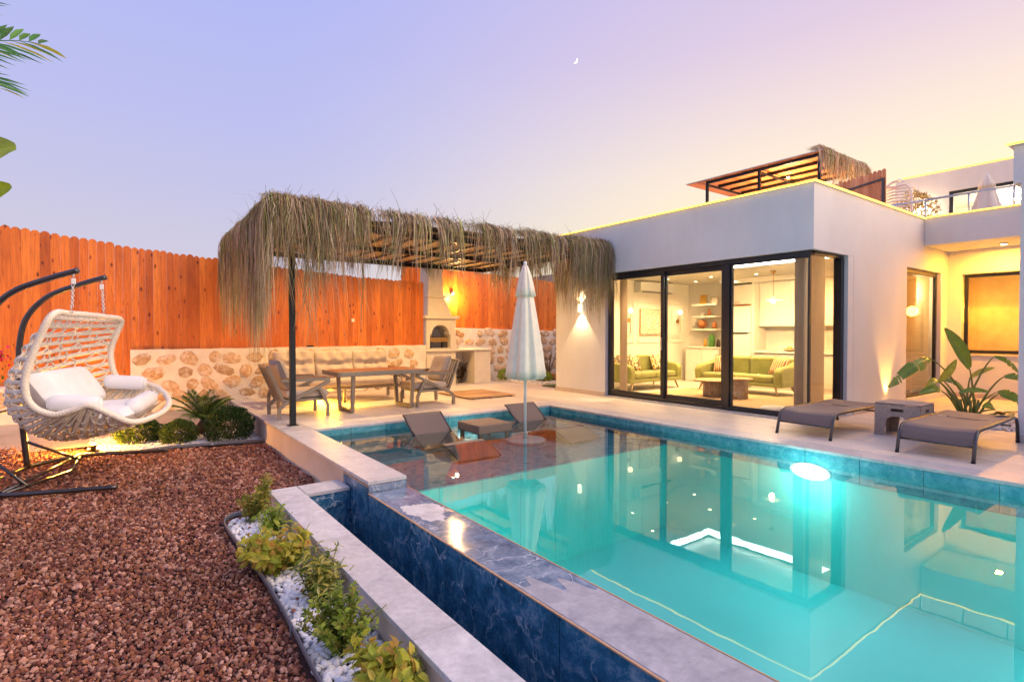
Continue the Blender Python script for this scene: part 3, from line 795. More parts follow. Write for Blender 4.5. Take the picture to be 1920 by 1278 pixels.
for x in (-3.4, -2.2): lamp('POINT', 'room_glow', (x, BY + .32, 1.9), 30, (1, .50, .05), v, .12)
# side window with venetian blind
window(v, 'side_window', 'x', HX - .13, 12.47, 14.40, .10, 2.665, .07, gmat='glass_soft')
for k in range(50):
    z = .22 + k * .047
    MB()._a([(HX - .19, 12.56, z), (HX - .19, 14.3, z), (HX - .17, 14.3, z + .040), (HX - .17, 12.56, z + .040)], [(0, 1, 2, 3)]).build('blind_slat', 'blind', v, fix=False)
P_('blind_box', 'canvas', HX - .20, HX - .165, 12.5, 14.35, 2.60, 2.66)
lamp('POINT', 'side_glow', (HX - .46, 13.6, 2.3), 40, (1, .74, .38), v, .08)
# skirting
P_('skirting', 'skirting', -9.975, -8.315, HY - .016, HY, 0, .10, bevel=.003, seg=1)
P_('skirting', 'skirting', HX, HX + .016, 10.06, 12.44, 0, .09, bevel=.003, seg=1)
P_('skirting', 'skirting', HX + .02, 3, BY - .016, BY, 0, .09, bevel=.003, seg=1)
P_('skirting', 'skirting', -9.97, -9.95, HY - .016, 11, 0, .10)
# roof coping and LED lines
P_('parapet_cap', 'plaster', -9.97, HX + .02, HY - .02, HY + .24, 3.70, 3.715)
P_('parapet_cap', 'plaster', HX - .24, HX + .02, HY + .24, 13.34, 3.70, 3.715)
P_('led_strip', 'led_yellow', -9.97, HX + .035, HY - .034, HY - .020, 3.702, 3.730)
P_('led_strip', 'led_yellow', HX + .020, HX + .034, HY - .02, 13.33, 3.703, 3.731)
P_('led_strip', 'led_yellow', HX + .036, 3.0, 13.325, 13.339, 3.722, 3.750)
P_('parapet_cap', 'plaster', HX + .03, 3.0, 13.34, 13.6, 3.72, 3.735)
# corner glazing: stone threshold, outer frame, two sliding leaves, fixed pane, frameless corner pane
P_('threshold', 'house_stone', -8.32, HX, HY - .03, HY + .22, -.03, .028, bevel=.004, seg=1)
P_('threshold', 'house_stone', HX - .22, HX + .01, HY + .22, 10.05, -.03, .026)
FY = HY + .08
m = MB(); m.box(-8.31, -4.03, FY, FY + .12, 2.60, 2.678); m.box(-8.31, -4.03, FY, FY + .12, .03, .085); m.box(-8.31, -8.25, FY, FY + .12, .085, 2.60)
m.build('door_track', 'frame_metal', v, bevel=.003, seg=1)
d1 = window(v, 'sliding_door', 'y', FY + .005, -8.25, -6.83, .09, 2.60, .075, depth=.05)
d2 = window(v, 'sliding_door', 'y', FY + .065, -6.90, -5.52, .09, 2.60, .09, depth=.05)
MB().box(-6.878, -6.862, FY - .02, FY + .004, 1.05, 1.30).build('handle', 'steel', d1, bevel=.003)
MB().box(-5.54, -5.41, FY - .005, FY + .125, .085, 2.60).build('mullion', 'frame_metal', v, bevel=.004)
d3 = window(v, 'fixed_window', 'y', FY + .02, -5.405, -4.06, .085, 2.60, .03, depth=.06)
m = MB(); m.box(HX - .17, HX - .07, HY + .10, 9.83, 2.63, 2.678); m.box(HX - .17, HX - .07, HY + .1, 9.83, .03, .06); m.box(HX - .18, HX - .06, 9.72, 9.83, .06, 2.63)
f = m.build('corner_frame', 'frame_metal', v); XF[f.name] = XF[v.name]
MB().box(HX - .125, HX - .115, HY + .12, 9.72, .06, 2.63).build('pane', 'glass_tinted', f)
P_('reveal', 'plaster', HX - .22, HX - .002, 9.835, 10.048, .03, 2.678)
# room behind the glazing
P_('room_floor', 'travertine', -9.73, HX - .22, HY + .2, 13.5, -.02, .012)
P_('room_wall', 'white_lacquer', -9.73, -9.70, HY + .22, 13.5, 0, 2.95)
P_('room_wall', 'white_lacquer', -9.70, HX - .25, 13.5, 13.55, 0, 2.95)
P_('room_wall', 'white_lacquer', HX - .25, HX - .221, 10.05, 12.28, 0, 2.95)
P_('room_wall', 'white_lacquer', -4.60, -4.52, 12.302, 13.5, 0, 2.95)
P_('room_wall', 'white_lacquer', -4.60, HX - .221, 12.281, 12.30, 0, 2.95)
TX0, TX1, TY0, TY1 = -7.2, -4.6, 9.2, 10.8                      # ceiling tray
P_('ceiling', 'white_lacquer', -9.70, TX0, HY + .22, 13.5, 2.78, 2.95)
P_('ceiling', 'white_lacquer', TX1, HX - .22, HY + .22, 13.5, 2.78, 2.95)
P_('ceiling', 'white_lacquer', TX0, TX1, HY + .22, TY0, 2.78, 2.95)
P_('ceiling', 'white_lacquer', TX0, TX1, TY1, 13.5, 2.78, 2.95)
P_('ceiling', 'white_lacquer', TX0 - .1, TX1 + .1, TY0 - .1, TY1 + .1, 2.99, 3.05)
P_('cove_light', 'led_cove', TX0 + .002, TX1 - .002, TY1 - .012, TY1 - .002, 2.80, 2.93)
P_('cove_light', 'led_cove', TX0 + .002, TX0 + .012, TY0 + .002, TY1 - .014, 2.80, 2.93)
P_('kitchen_soffit', 'white_lacquer', -8.3, HX - .26, 12.9, 13.5, 2.66, 2.78)
for x, y, lab in ((-8.9, 10.2, 'recessed ceiling downlight over the left arm of the wall sofa'), (-8.9, 11.5, 'recessed ceiling downlight in front of the relief painting'), (-8.9, 12.7, 'recessed ceiling downlight in the corner by the floating shelves'), (-7.9, 11.9, 'recessed ceiling downlight over the left end of the long sofa'), (-6.9, 12.2, 'recessed ceiling downlight in front of the refrigerator'), (-5.7, 12.2, 'recessed ceiling downlight over the kitchen worktop'), (-7.8, 9.6, 'recessed ceiling downlight just inside the left sliding door')):
    t = thing('downlight', lab, 'light', (x, y, 2.776), group='recessed ceiling downlights')
    MB().lathe([(.052, 0), (.052, .003), (.04, .003)], 16, (x, y, 2.774)).build('ring', 'white_plastic', t)
    MB().lathe([(.037, 0), (.037, .003)], 16, (x, y, 2.7735)).build('lens', 'lamp_warm', t)
    lamp('SPOT', 'glow', (x, y, 2.765), 185 if y < 12 else 120, (1, .61, .26), t, .03, 130, .8, aim=(0, 0, -1))
# left wall mouldings
def moulding(y0, y1, z0, z1, inset=None):
    m = MB(); w = .035; x = -9.70
    m.box(x, x + .018, y0, y1, z1 - w, z1); m.box(x, x + .018, y0, y1, z0, z0 + w); m.box(x, x + .018, y0, y0 + w, z0 + w, z1 - w); m.box(x, x + .018, y1 - w, y1, z0 + w, z1 - w)
    m.build('moulding', 'white_lacquer', v, bevel=.006)
moulding(10.62, 11.12, 1.12, 2.22); moulding(10.74, 11.0, 1.27, 2.06); moulding(11.28, 12.52, 1.12, 2.24); moulding(12.60, 13.24, 1.12, 2.21); moulding(12.72, 13.10, 1.26, 2.06)
# air conditioner
t = thing('air_conditioner', 'white split air conditioner high on the living room wall', 'air conditioner', (-9.69, 11.85, 2.5))
MB().prism([(-9.70, 2.46), (-9.56, 2.46), (-9.48, 2.50), (-9.47, 2.72), (-9.50, 2.76), (-9.70, 2.76)], 11.15, 12.55, 'y').build('body', 'white_plastic', t, bevel=.012)
MB().box(-9.56, -9.475, 11.25, 12.45, 2.468, 2.486).build('vent', 'black_metal', t)
# relief picture
t = thing('relief_picture', 'square cream relief painting of flowing folds on the living room wall', 'picture', (-9.68, 11.87, 1.36))
MB().box(-9.698, -9.668, 11.37, 12.38, 1.36, 2.02).build('canvas', 'relief_art', t, bevel=.004)
m = MB()
for z0, z1, y0, y1 in ((1.345, 1.358, 11.355, 12.395), (2.022, 2.035, 11.355, 12.395), (1.358, 2.022, 11.355, 11.368), (1.358, 2.022, 12.382, 12.395)): m.box(-9.70, -9.66, y0, y1, z0, z1)
m.build('frame', 'oak', t)
for y, lab in ((10.90, 'brass wall lamp with crystal ball left of the relief painting'), (12.98, 'brass wall lamp with crystal ball right of the relief painting')):
    t = thing('wall_lamp', lab, 'lamp', (-9.69, y, 1.7), group='brass living room wall lamps')
    m = MB(); m.tube([(-9.70, y, 1.72), (-9.675, y, 1.72)], .06, 16); m.build('plate', 'brass', t)
    MB().tube([(-9.68, y, 1.72), (-9.60, y, 1.72), (-9.60, y + .001, 1.38)], .008, 8).tube([(-9.60, y, 1.70), (-9.60, y, 1.90)], .008, 8).build('arm', 'brass', t)
    MB().lathe([(.001, -.07), (.045, -.055), (.066, 0), (.05, .05), (.001, .07)], 12, (-9.60, y, 1.97), smooth=False).build('crystal_ball', 'glow_ball', t)
# shelves with ornaments, back wall left
for i, z in enumerate((2.19, 1.86, 1.50)):
    t = thing('wall_shelf', ('top', 'middle', 'bottom')[i] + ' white floating shelf on the living room back wall', 'shelf', (-9.0, 13.4, z), group='floating shelves')
    MB().box(-9.40, -8.62, 13.22, 13.498, z - .045, z).build('board', 'white_lacquer', t, bevel=.004)
    MB().box(-9.38, -8.64, 13.47, 13.4985, z - .06, z - .046).build('bracket', 'white_lacquer', t)
t = thing('ledge_cabinet', 'low white cabinet ledge below the floating shelves', 'cabinet', (-9.0, 13.3, 0))
MB().box(-9.5, -8.45, 13.1, 13.498, .012, .97).build('carcass', 'white_lacquer', t); MB().box(-9.53, -8.42, 13.07, 13.498, .971, 1.0).build('top', 'white_lacquer', t, bevel=.004)
MB().box(-9.49, -8.98, 13.085, 13.098, .06, .94).build('door', 'white_lacquer', t, bevel=.003); MB().box(-8.97, -8.46, 13.085, 13.098, .06, .94).build('door', 'white_lacquer', t, bevel=.003)
def frame_pic(x, z, w, h, lab, mat):
    t = thing('picture_frame', lab, 'picture', (x, 13.4, z))
    a = R(12)
    m = MB()
    def q(u, w_): return (x + u, 13.40 + w_ * math.sin(a) * 1, z + w_ * math.cos(a))
    fw = .012
    for p0, p1 in (((-w / 2, 0), (w / 2, 0)), ((-w / 2, h), (w / 2, h)), ((-w / 2, 0), (-w / 2, h)), ((w / 2, 0), (w / 2, h))): m.bar(q(*p0), q(*p1), fw, fw, (0, 1, 0))
    m.build('frame', 'oak', t)
    MB()._a([q(-w / 2, 0), q(w / 2, 0), q(w / 2, h), q(-w / 2, h)], [(0, 1, 2, 3)]).build('print', mat, t)
frame_pic(-9.16, 2.195, .20, .27, 'golden upright picture on the top shelf', 'paper_gold'); frame_pic(-8.80, 2.195, .2, .2, 'square picture with thin wooden frame on the top shelf', 'white_lacquer')
def vase(x, y, z, prof, mat, lab, nm='vase', cat='vase', handle=False):
    t = thing(nm, lab, cat, (x, y, z))
    MB().lathe(prof, 16, (x, y, z)).build('body', mat, t)
    r0 = prof[-1][0]; MB().lathe([(max(.004, r0 - .004), prof[-1][1] - .004), (r0 + .004, prof[-1][1] - .002), (r0 + .004, prof[-1][1] + .006), (max(.004, r0 - .006), prof[-1][1] + .006)], 16, (x, y, z)).build('lip', mat, t)
    return t
vase(-8.83, 13.34, 1.001, [(.07, 0), (.085, .02), (.085, .22), (.07, .30), (.04, .33), (.03, .36)], 'ceramic_green', 'tall green ceramic jug on the cabinet ledge', 'jug', 'jug')
vase(-9.03, 13.34, 1.001, [(.04, 0), (.05, .1), (.03, .18), (.045, .22)], 'paper_gold', 'small golden vase left of the green jug')
vase(-8.62, 13.34, 1.001, [(.05, 0), (.06, .08), (.045, .16), (.03, .2)], 'dark_void', 'small dark vase right of the green jug')
vase(-9.13, 13.34, 1.501, [(.03, 0), (.10, .05), (.13, .13), (.10, .22), (.03, .25)], 'terracotta', 'round terracotta pot on the bottom shelf')
vase(-8.75, 13.36, 1.501, [(.02, 0), (.06, .04), (.07, .10), (.05, .18), (.02, .2)], 'terracotta', 'smaller terracotta ornament at the right of the bottom shelf')
vase(-8.92, 13.36, 1.861, [(.05, 0), (.04, .06), (.055, .09), (.03, .15), (.012, .2)], 'terracotta', 'pointed reddish figurine on the middle shelf', 'figurine', 'figurine')
tp = vase(-9.12, 13.32, 1.861, [(.05, 0), (.06, .06), (.065, .08)], 'white_plastic', 'trailing green pot plant hanging from the middle shelf', 'pot_plant', 'plant')
# kitchen
k = thing('kitchen_units', 'white fitted kitchen cupboards along the back wall', 'cabinet', (-7.0, 13.3, 0))
MB().box(-8.25, -8.20, 12.92, 13.498, .012, 2.655).build('end_panel', 'white_lacquer', k)
MB().box(-7.42, -7.36, 12.92, 13.498, .012, 2.655).build('end_panel', 'white_lacquer', k)
for a, b_ in ((-8.198, -7.812), (-7.808, -7.422)):
    d = MB().box(a, b_, 12.93, 12.95, 2.12, 2.62).build('door', 'white_lacquer', k, bevel=.004); XF[d.name] = XF[k.name]
    kx = b_ - .04 if a < -8 else a + .04
    MB().lathe([(.006, 0), (.016, -.012), (.016, -.02), (.004, -.024)], 10, (0, 0, 0)).build('knob', 'brass', d, local=True)
    kk = bpy.context.scene.objects  # knob placed below
    ob = d.children[0]; ob.location = XF[k.name].inverted() @ Vector((kx, 12.93, 2.17)); ob.rotation_euler = (R(-90), 0, 0)
for i in range(4):
    a = -7.34 + i * .78
    if a + .77 < -4.6:
        d = MB().box(a, a + .774, 13.15, 13.17, 1.56, 2.62).build('upper_door', 'white_lacquer', k, bevel=.004)
        MB().box(a + .70, a + .72, 13.13, 13.15, 1.62, 1.64).build('knob', 'brass', k)
        d = MB().box(a, a + .774, 12.90, 12.92, .12, .86).build('lower_door', 'white_lacquer', k, bevel=.004)
MB().box(-7.355, -4.62, 13.17, 13.498, 1.55, 2.655).build('upper_carcass', 'white_lacquer', k)
MB().box(-7.355, -4.62, 12.92, 13.498, .012, .90).build('lower_carcass', 'white_lacquer', k)
MB().box(-7.355, -4.62, 12.86, 13.498, .902, .94).build('worktop', 'white_lacquer', k, bevel=.004)
f = thing('refrigerator', 'tall cream refrigerator built between the kitchen cupboards', 'refrigerator', (-7.8, 13.2, 0))
MB().box(-8.19, -7.43, 12.95, 13.49, .02, 2.08).build('body', 'white_plastic', f)
MB().box(-8.185, -7.435, 12.91, 12.948, 1.40, 2.07).build('door', 'white_lacquer', f, bevel=.01); MB().box(-8.185, -7.435, 12.91, 12.948, .04, 1.36).build('door', 'white_lacquer', f, bevel=.01)
MB().box(-8.1, -7.52, 12.895, 12.909, 1.365, 1.395).build('handle_recess', 'dark_void', f); MB().box(-8.17, -7.45, 12.92, 12.949, 2.074, 2.10).build('shadow_gap', 'terracotta', f)
b2 = thing('fruit_bowl', 'shallow wooden bowl on the kitchen worktop', 'bowl', (-6.55, 13.1, .941))
MB().lathe([(.05, 0), (.12, .03), (.15, .07), (.14, .072), (.1, .04), (.001, .02)], 18, (-6.55, 13.1, .941)).build('bowl', 'oak', b2)
MB().lathe([(.001, 0), (.05, .03), (.06, .06), (.04, .09), (.001, .1)], 12, (-6.55, 13.1, .965)).build('bread', 'paper_gold', b2)
for x, y, z, lab in ((-6.6, 10.62, 2.47, 'pendant lamp with wide white shade nearest the mullion'), (-6.3, 11.85, 2.10, 'middle pendant lamp with wavy white shade over the sofa'), (-5.55, 11.85, 2.10, 'pendant lamp with wavy white shade by the right curtain')):
    t = thing('pendant_lamp', lab, 'lamp', (x, y, z), group='kitchen pendant lamps')
    MB().tube([(x, y, z + .10), (x, y, 2.72)], .006, 6).build('cord', 'brass', t)
    MB().lathe([(.012, -.07), (.06, 0)], 14, (x, y, 2.77)).build('canopy', 'brass', t)
    MB().lathe([(.012, .12), (.03, .08), (.10, .035), (.20, .012), (.205, .006), (.1, .025), (.03, .07)], 24, (x, y, z), rad=lambda g, zz: 1 + .06 * math.sin(5 * g)).build('shade', 'white_plastic', t)
    MB().lathe([(.001, -.05), (.036, -.03), (.048, 0), (.03, .04), (.012, .06)], 14, (x, y, z)).build('bulb', 'lamp_warm', t)
    lamp('POINT', 'glow', (x, y, z - .07), 60, (1, .61, .26), t, .05)
# curtains
def curtain(name, label, pts, z0, z1, amp=.03, waves=9, pinch=None):
    t = thing(name, label, 'curtain', (pts[0][0], pts[0][1], z0), group='cream living room curtains')
    a, b_ = Vector((*pts[0], 0)), Vector((*pts[1], 0)); d = (b_ - a); n = Vector((-d.y, d.x, 0)).normalized()
    def fn(u, w_):
        k = 1.0
        if pinch: k = 1 - pinch * math.exp(-((w_ - .45) / .3) ** 2)
        p = a + d * (.5 + (u - .5) * k) if pinch is None else a + d * (u * k)
        p = p + n * amp * math.sin(u * waves * 2 * math.pi)
        return (p.x, p.y, z0 + (z1 - z0) * w_)
    MB().grid(fn, waves * 8, 10).build('drape', 'curtain', t, fix=False)
    MB().tube([(a.x, a.y, z1 + .01), (b_.x, b_.y, z1 + .01)], .012, 8).build('rod', 'brass', t)
curtain('curtain', 'cream curtain gathered at the left end of the sliding door', ((-8.24, 9.0), (-7.98, 8.95)), .015, 2.72, .035, 5)
curtain('curtain', 'long cream curtain hanging in the glazed house corner', ((-4.22, 8.92), (-4.30, 9.72)), .015, 2.72, .03, 9)
curtain('curtain', 'gathered cream curtain just left of the glazed corner', ((-4.42, 8.98), (-4.25, 8.95)), .015, 2.72, .035, 5)
# sofas
def rbox(x0, x1, y0, y1, z0, z1, b=.04): return MB().box(x0, x1, y0, y1, z0, z1)
def sofa(name, label, loc, rz, L, cat='sofa'):
    t = thing(name, label, cat, loc, rz, group='green velvet sofas')
    B = lambda nm, mat, *a, bev=.05: MB().box(*a).build(nm, mat, t, local=True, bevel=bev, seg=3)
    B('base', 'green_velvet', -L / 2, L / 2, 0, .85, .20, .28, bev=.02)
    n = 2
    for i in range(n):
        a = -L / 2 + .2 + i * (L - .4) / n
        B('seat_cushion', 'green_velvet', a + .004, a + (L - .4) / n - .004, .01, .68, .285, .43)
        B('back_cushion', 'green_velvet', a + .004, a + (L - .4) / n - .004, .60, .80, .40, .82)
    B('back', 'green_velvet', -L / 2 + .1, L / 2 - .1, .78, .88, .22, .80)
    for s_ in (-1, 1):
        x0, x1 = sorted((s_ * L / 2, s_ * (L / 2 - .19)))
        MB().prism([(0, .24), (.82, .24), (.82, .74), (.5, .66), (.12, .62), (.02, .58), (-.03, .5)], x0, x1, 'x').build('armrest', 'green_velvet', t, local=True, bevel=.05, seg=3)
        for y, dy in ((.08, -.05), (.76, .05)):
            MB().tube([(s_ * (L / 2 - .18), y, .20), (s_ * (L / 2 - .10), y + dy, 0)], [.028, .016], 8).build('leg', 'oak', t, local=True)
    return t
sofa('sofa', 'green velvet two-seat sofa along the left living room wall', (-8.52, 10.62, .013), R(90), 1.95)
sofa('sofa', 'longer green velvet sofa with striped cushions facing the pool', (-6.95, 11.42, .013), 0, 2.15)
def cushion(label, loc, rot, s_=.42, mat='patterned_fabric'):
    t = thing('throw_cushion', label, 'cushion', loc)
    t.rotation_euler = rot
    def fn(sgn):
        def f(u, w_):
            x, z = u - .5, w_ - .5
            q = max(0, (1 - (2 * x) ** 4) * (1 - (2 * z) ** 4)) ** .5
            k = 1 - .10 * (1 - abs(2 * x) ** 2) * 0
            return (x * s_ * (1 - .08 * (1 - (2 * z) ** 2)), sgn * q * .075, (z * (1 - .08 * (1 - (2 * x) ** 2))) * s_ + s_ / 2)
        return f
    XF[t.name] = Matrix.Identity(4)
    MB().grid(fn(1), 12, 12).grid(fn(-1), 12, 12).build('cover', mat, t, local=True)
    m = MB(); e = s_ / 2
    ring = [(x, 0, z + e) for x, z in [(-e, -e), (-e * .92, 0), (-e, e), (0, e * .92), (e, e), (e * .92, 0), (e, -e), (0, -e * .92)]]
    m.tube(ring, .005, 5, closed=True); m.build('piping', mat, t, local=True)
cushion('patterned cushion half hidden by the left living room curtain', (-8.92, 9.88, .45), (R(-18), 0, R(70)))
cushion('patterned skull-print cushion on the left green sofa', (-8.98, 10.35, .45), (R(-18), 0, R(80)))
cushion('patterned cushion at the right arm of the left green sofa', (-8.98, 11.22, .45), (R(-18), 0, R(100)))
cushion('striped cushion at the left arm of the long green sofa', (-7.55, 11.85, .45), (R(-20), 0, R(18)), .42, 'striped_fabric')
cushion('striped cushion at the right arm of the long green sofa', (-6.25, 11.88, .45), (R(-20), R(8), R(-15)), .42, 'striped_fabric')
for x, y, h, r_, lab in ((-6.85, 10.45, .36, .42, 'lower round coffee table with fluted wooden drum base'), (-6.28, 10.45, .43, .27, 'taller small round coffee table with fluted drum base')):
    t = thing('coffee_table', lab, 'table', (x, y, .025), group='round coffee tables')
    MB().lathe([(r_ - .01, h - .03), (r_, h - .02), (r_, h - .005), (r_ - .01, h)], 32, (x, y, .025)).build('top', 'oak', t)
    n = 22; rb_ = r_ * .48 if r_ > .3 else r_ * .62
    for i in range(n):
        g = 2 * math.pi * i / n
        MB().tube([(x + rb_ * math.cos(g), y + rb_ * math.sin(g), .026), (x + rb_ * math.cos(g), y + rb_ * math.sin(g), .025 + h - .03)], rb_ * math.pi / n * 1.02, 6).build('flute', 'oak_grey', t)
t = thing('rug', 'sand coloured rug under the coffee tables', 'rug', (-6.5, 10.3, .013))
MB().box(-8.2, -4.9, 9.15, 11.6, .013, .024).build('pile', 'rug', t, bevel=.004)
MB().box(-8.23, -4.87, 9.12, 11.63, .0125, .018).build('binding', 'oak_grey', t)
t = thing('floor_cushion', 'round flat cream floor cushion by the glass corner', 'cushion', (-4.85, 9.25, .025))
MB().lathe([(.001, 0), (.24, 0), (.27, .03), (.27, .06), (.22, .085), (.001, .09)], 28, (-4.85, 9.25, .025)).build('pad', 'canvas', t)
MB().lathe([(.268, .04), (.276, .045), (.268, .05)], 28, (-4.85, 9.25, .025)).build('piping', 'canvas', t)
t = thing('plant_pot', 'round dark planter behind the left green sofa', 'planter', (-8.05, 12.6, .012))
MB().lathe([(.12, 0), (.16, .1), (.17, .3), (.155, .3), (.14, .25), (.001, .24)], 20, (-8.05, 12.6, .012)).build('pot', 'ceramic_green', t); MB().lathe([(.14, 0), (.14, .005)], 20, (-8.05, 12.6, .245)).build('soil', 'soil', t)

# ---- exterior lamps on the villa
t = thing('wall_sconce', 'bright up-and-down wall sconce left of the sliding door', 'lamp', (-9.05, HY, 1.95))
MB().box(-9.085, -9.015, HY - .095, HY - .03, 1.87, 2.04).build('housing', 'sconce_white', t, bevel=.006)
MB().box(-9.075, -9.025, HY - .03, HY, 1.92, 1.99).build('bracket', 'steel', t)
for z, dz, nm in ((2.0415, 1, 'upper_lens'), (1.8685, -1, 'lower_lens')):
    MB().lathe([(.026, 0), (.026, .002)], 14, (-9.05, HY - .062, z - .001)).build(nm, 'lamp_warm', t)
    lamp('SPOT', 'beam', (-9.05, HY - .062, z + dz * .012), 58, (1, .70, .34), t, .015, 84, .25, aim=(0, .10, dz))
t = thing('ground_spot', 'lit brass ground spotlight washing the villa side wall', 'lamp', (HX + .14, 11.45, 0))
MB().lathe([(.05, 0), (.05, .06), (.055, .075), (.045, .08)], 16, (HX + .14, 11.45, .0)).build('body', 'brass', t)
MB().lathe([(.04, 0), (.04, .003)], 16, (HX + .14, 11.45, .0805)).build('lens', 'lamp_orange', t)
lamp('SPOT', 'beam', (HX + .14, 11.45, .10), 85, (1, .50, .08), t, .02, 62, .7, aim=(-.16, 0, 1))
# soffit glow lamps of the recess
for x in (-2.9,):
    t = thing('soffit_lamp', 'lit lamp under the recess soffit', 'lamp', (x, 14.2, 3.165))
    MB().lathe([(.07, 0), (.07, -.02), (.05, -.028)], 18, (x, 14.2, 3.168)).build('housing', 'white_plastic', t)
    MB().lathe([(.048, -.001), (.048, 0)], 18, (x, 14.2, 3.139)).build('lens', 'lamp_warm', t)
    lamp('AREA', 'glow', (x, 14.2, 3.134), 105, (1, .38, .03), t, .09, aim=(0, 0, -1))
# canopy and column at the right edge
c = thing('entrance_canopy', 'white canopy block with yellow roof light at the right edge', 'canopy', (.5, 11, 0))
MB().box(-1.88, 3.0, 9.62, 13.3, 3.37, 3.87).build('slab', 'plaster', c)
MB().box(-1.93, 3.0, 9.57, 13.3, 3.871, 3.89).build('cap', 'plaster', c)
MB().box(-1.95, 3.0, 9.555, 9.568, 3.874, 3.90).build('led_strip', 'led_yellow', c)
MB().box(-1.74, -1.36, 9.28, 9.66, 0, 3.368).build('column', 'plaster', c)
MB().box(-1.756, -1.344, 9.264, 9.676, 0, .10).build('skirting', 'house_stone', c, bevel=.003, seg=1)

# ================================================================== BARBECUE CHIMNEY
b = thing('barbecue_fireplace', 'cream masonry barbecue with arched firebox, chimney and side counter', 'barbecue', (-12.9, 6.95, 0))
Bq = lambda nm, *a, mat='bbq_plaster', bev=.008: MB().box(*a).build(nm, mat, b, bevel=bev, seg=1)
Bq('lower_body', -13.27, -12.62, 6.50, 7.38, 0, .895)
Bq('niche', -12.625, -12.612, 6.62, 7.26, .08, .80, mat='mortar')
Bq('ledge', -13.28, -12.55, 6.42, 7.46, .897, .968, bev=.012)
Bq('counter', -13.28, -12.56, 7.462, 8.52, .90, .952, bev=.01)
Bq('pier', -13.27, -12.60, 7.96, 8.49, 0, .898)
Bq('back_panel', -13.28, -13.22, 7.38, 7.96, 0, .898, mat='mortar')
# firebox: jambs, back, arched head
Bq('jamb', -13.27, -12.62, 6.50, 6.605, .97, 1.755); Bq('jamb', -13.27, -12.62, 7.225, 7.38, .97, 1.755)
Bq('firebox_back', -13.27, -13.15, 6.606, 7.224, .97, 1.755, mat='mortar'); Bq('hearth', -13.15, -12.62, 6.606, 7.224, .969, .985, mat='mortar')
m = MB(); cyy, rr_ = 6.915, .265; zc = 1.34; n = 12
m.box(-13.148, -12.622, 6.606, 7.224, 1.66, 1.754)
for i in range(n):
    a0, a1 = math.pi * i / n, math.pi * (i + 1) / n
    y0_, z0_, y1_, z1_ = cyy + rr_ * math.cos(a0), zc + rr_ * math.sin(a0), cyy + rr_ * math.cos(a1), zc + rr_ * math.sin(a1)
    m.prism([(y0_, z0_), (y0_, 1.66), (y1_, 1.66), (y1_, z1_)], -13.148, -12.622, 'x')
m.box(-13.148, -12.622, cyy + rr_, 7.224, 1.34, 1.66); m.box(-13.148, -12.622, 6.606, cyy - rr_, 1.34, 1.66)
m.build('arch', 'bbq_plaster', b)
Bq('mantel', -13.29, -12.55, 6.42, 7.45, 1.757, 1.835, bev=.012)
def frust(nm, z0, z1, A, B_):
    (x0, x1, y0, y1), (u0, u1, v0, v1) = A, B_
    MB()._a([(x0, y0, z0), (x1, y0, z0), (x1, y1, z0), (x0, y1, z0), (u0, v0, z1), (u1, v0, z1), (u1, v1, z1), (u0, v1, z1)],
            [(0, 3, 2, 1), (4, 5, 6, 7), (0, 1, 5, 4), (1, 2, 6, 5), (2, 3, 7, 6), (3, 0, 4, 7)]).build(nm, 'bbq_plaster', b, bevel=.008, seg=1)
frust('hood', 1.836, 2.32, (-13.25, -12.64, 6.56, 7.27), (-13.23, -12.70, 6.60, 7.08))
frust('collar', 2.321, 2.38, (-13.26, -12.66, 6.57, 7.12), (-13.26, -12.66, 6.57, 7.12))
frust('flue', 2.381, 3.75, (-13.23, -12.71, 6.61, 7.06), (-13.21, -12.74, 6.64, 6.99))
g = thing('charcoal_grill', 'small metal charcoal grill inside the barbecue arch', 'grill', (-12.85, 6.915, .986))
MB().box(-13.02, -12.70, 6.66, 7.17, 1.15, 1.27).build('box', 'brass', g, bevel=.004)
for y in (6.67, 7.16):
    for x in (-13.0, -12.72): MB().box(x - .01, x + .01, y - .01, y + .01, .986, 1.15).build('leg', 'black_metal', g)
for i in range(9): MB().tube([(-13.02, 6.69 + i * .056, 1.285), (-12.69, 6.69 + i * .056, 1.285)], .004, 6).build('grate_bar', 'black_metal', g)
for i in range(4): MB().tube([(-12.70, 6.75 + i * .11, 1.21), (-12.695, 6.75 + i * .11, 1.21)], .012, 8).build('vent_hole', 'dark_void', g)
tp_ = thing('tap', 'chrome swan-neck tap on the barbecue counter', 'tap', (-12.95, 7.62, .952))
MB().tube([(-12.95, 7.62, .953), (-12.95, 7.62, 1.17), (-12.92, 7.62, 1.21), (-12.86, 7.62, 1.215), (-12.82, 7.62, 1.18), (-12.815, 7.62, 1.14)], .012, 10).build('spout', 'steel', tp_)
MB().lathe([(.03, 0), (.03, .015), (.018, .03)], 14, (-12.95, 7.62, .953)).build('base', 'steel', tp_); MB().tube([(-12.95, 7.64, 1.0), (-12.95, 7.70, 1.03)], .006, 8).build('lever', 'steel', tp_)

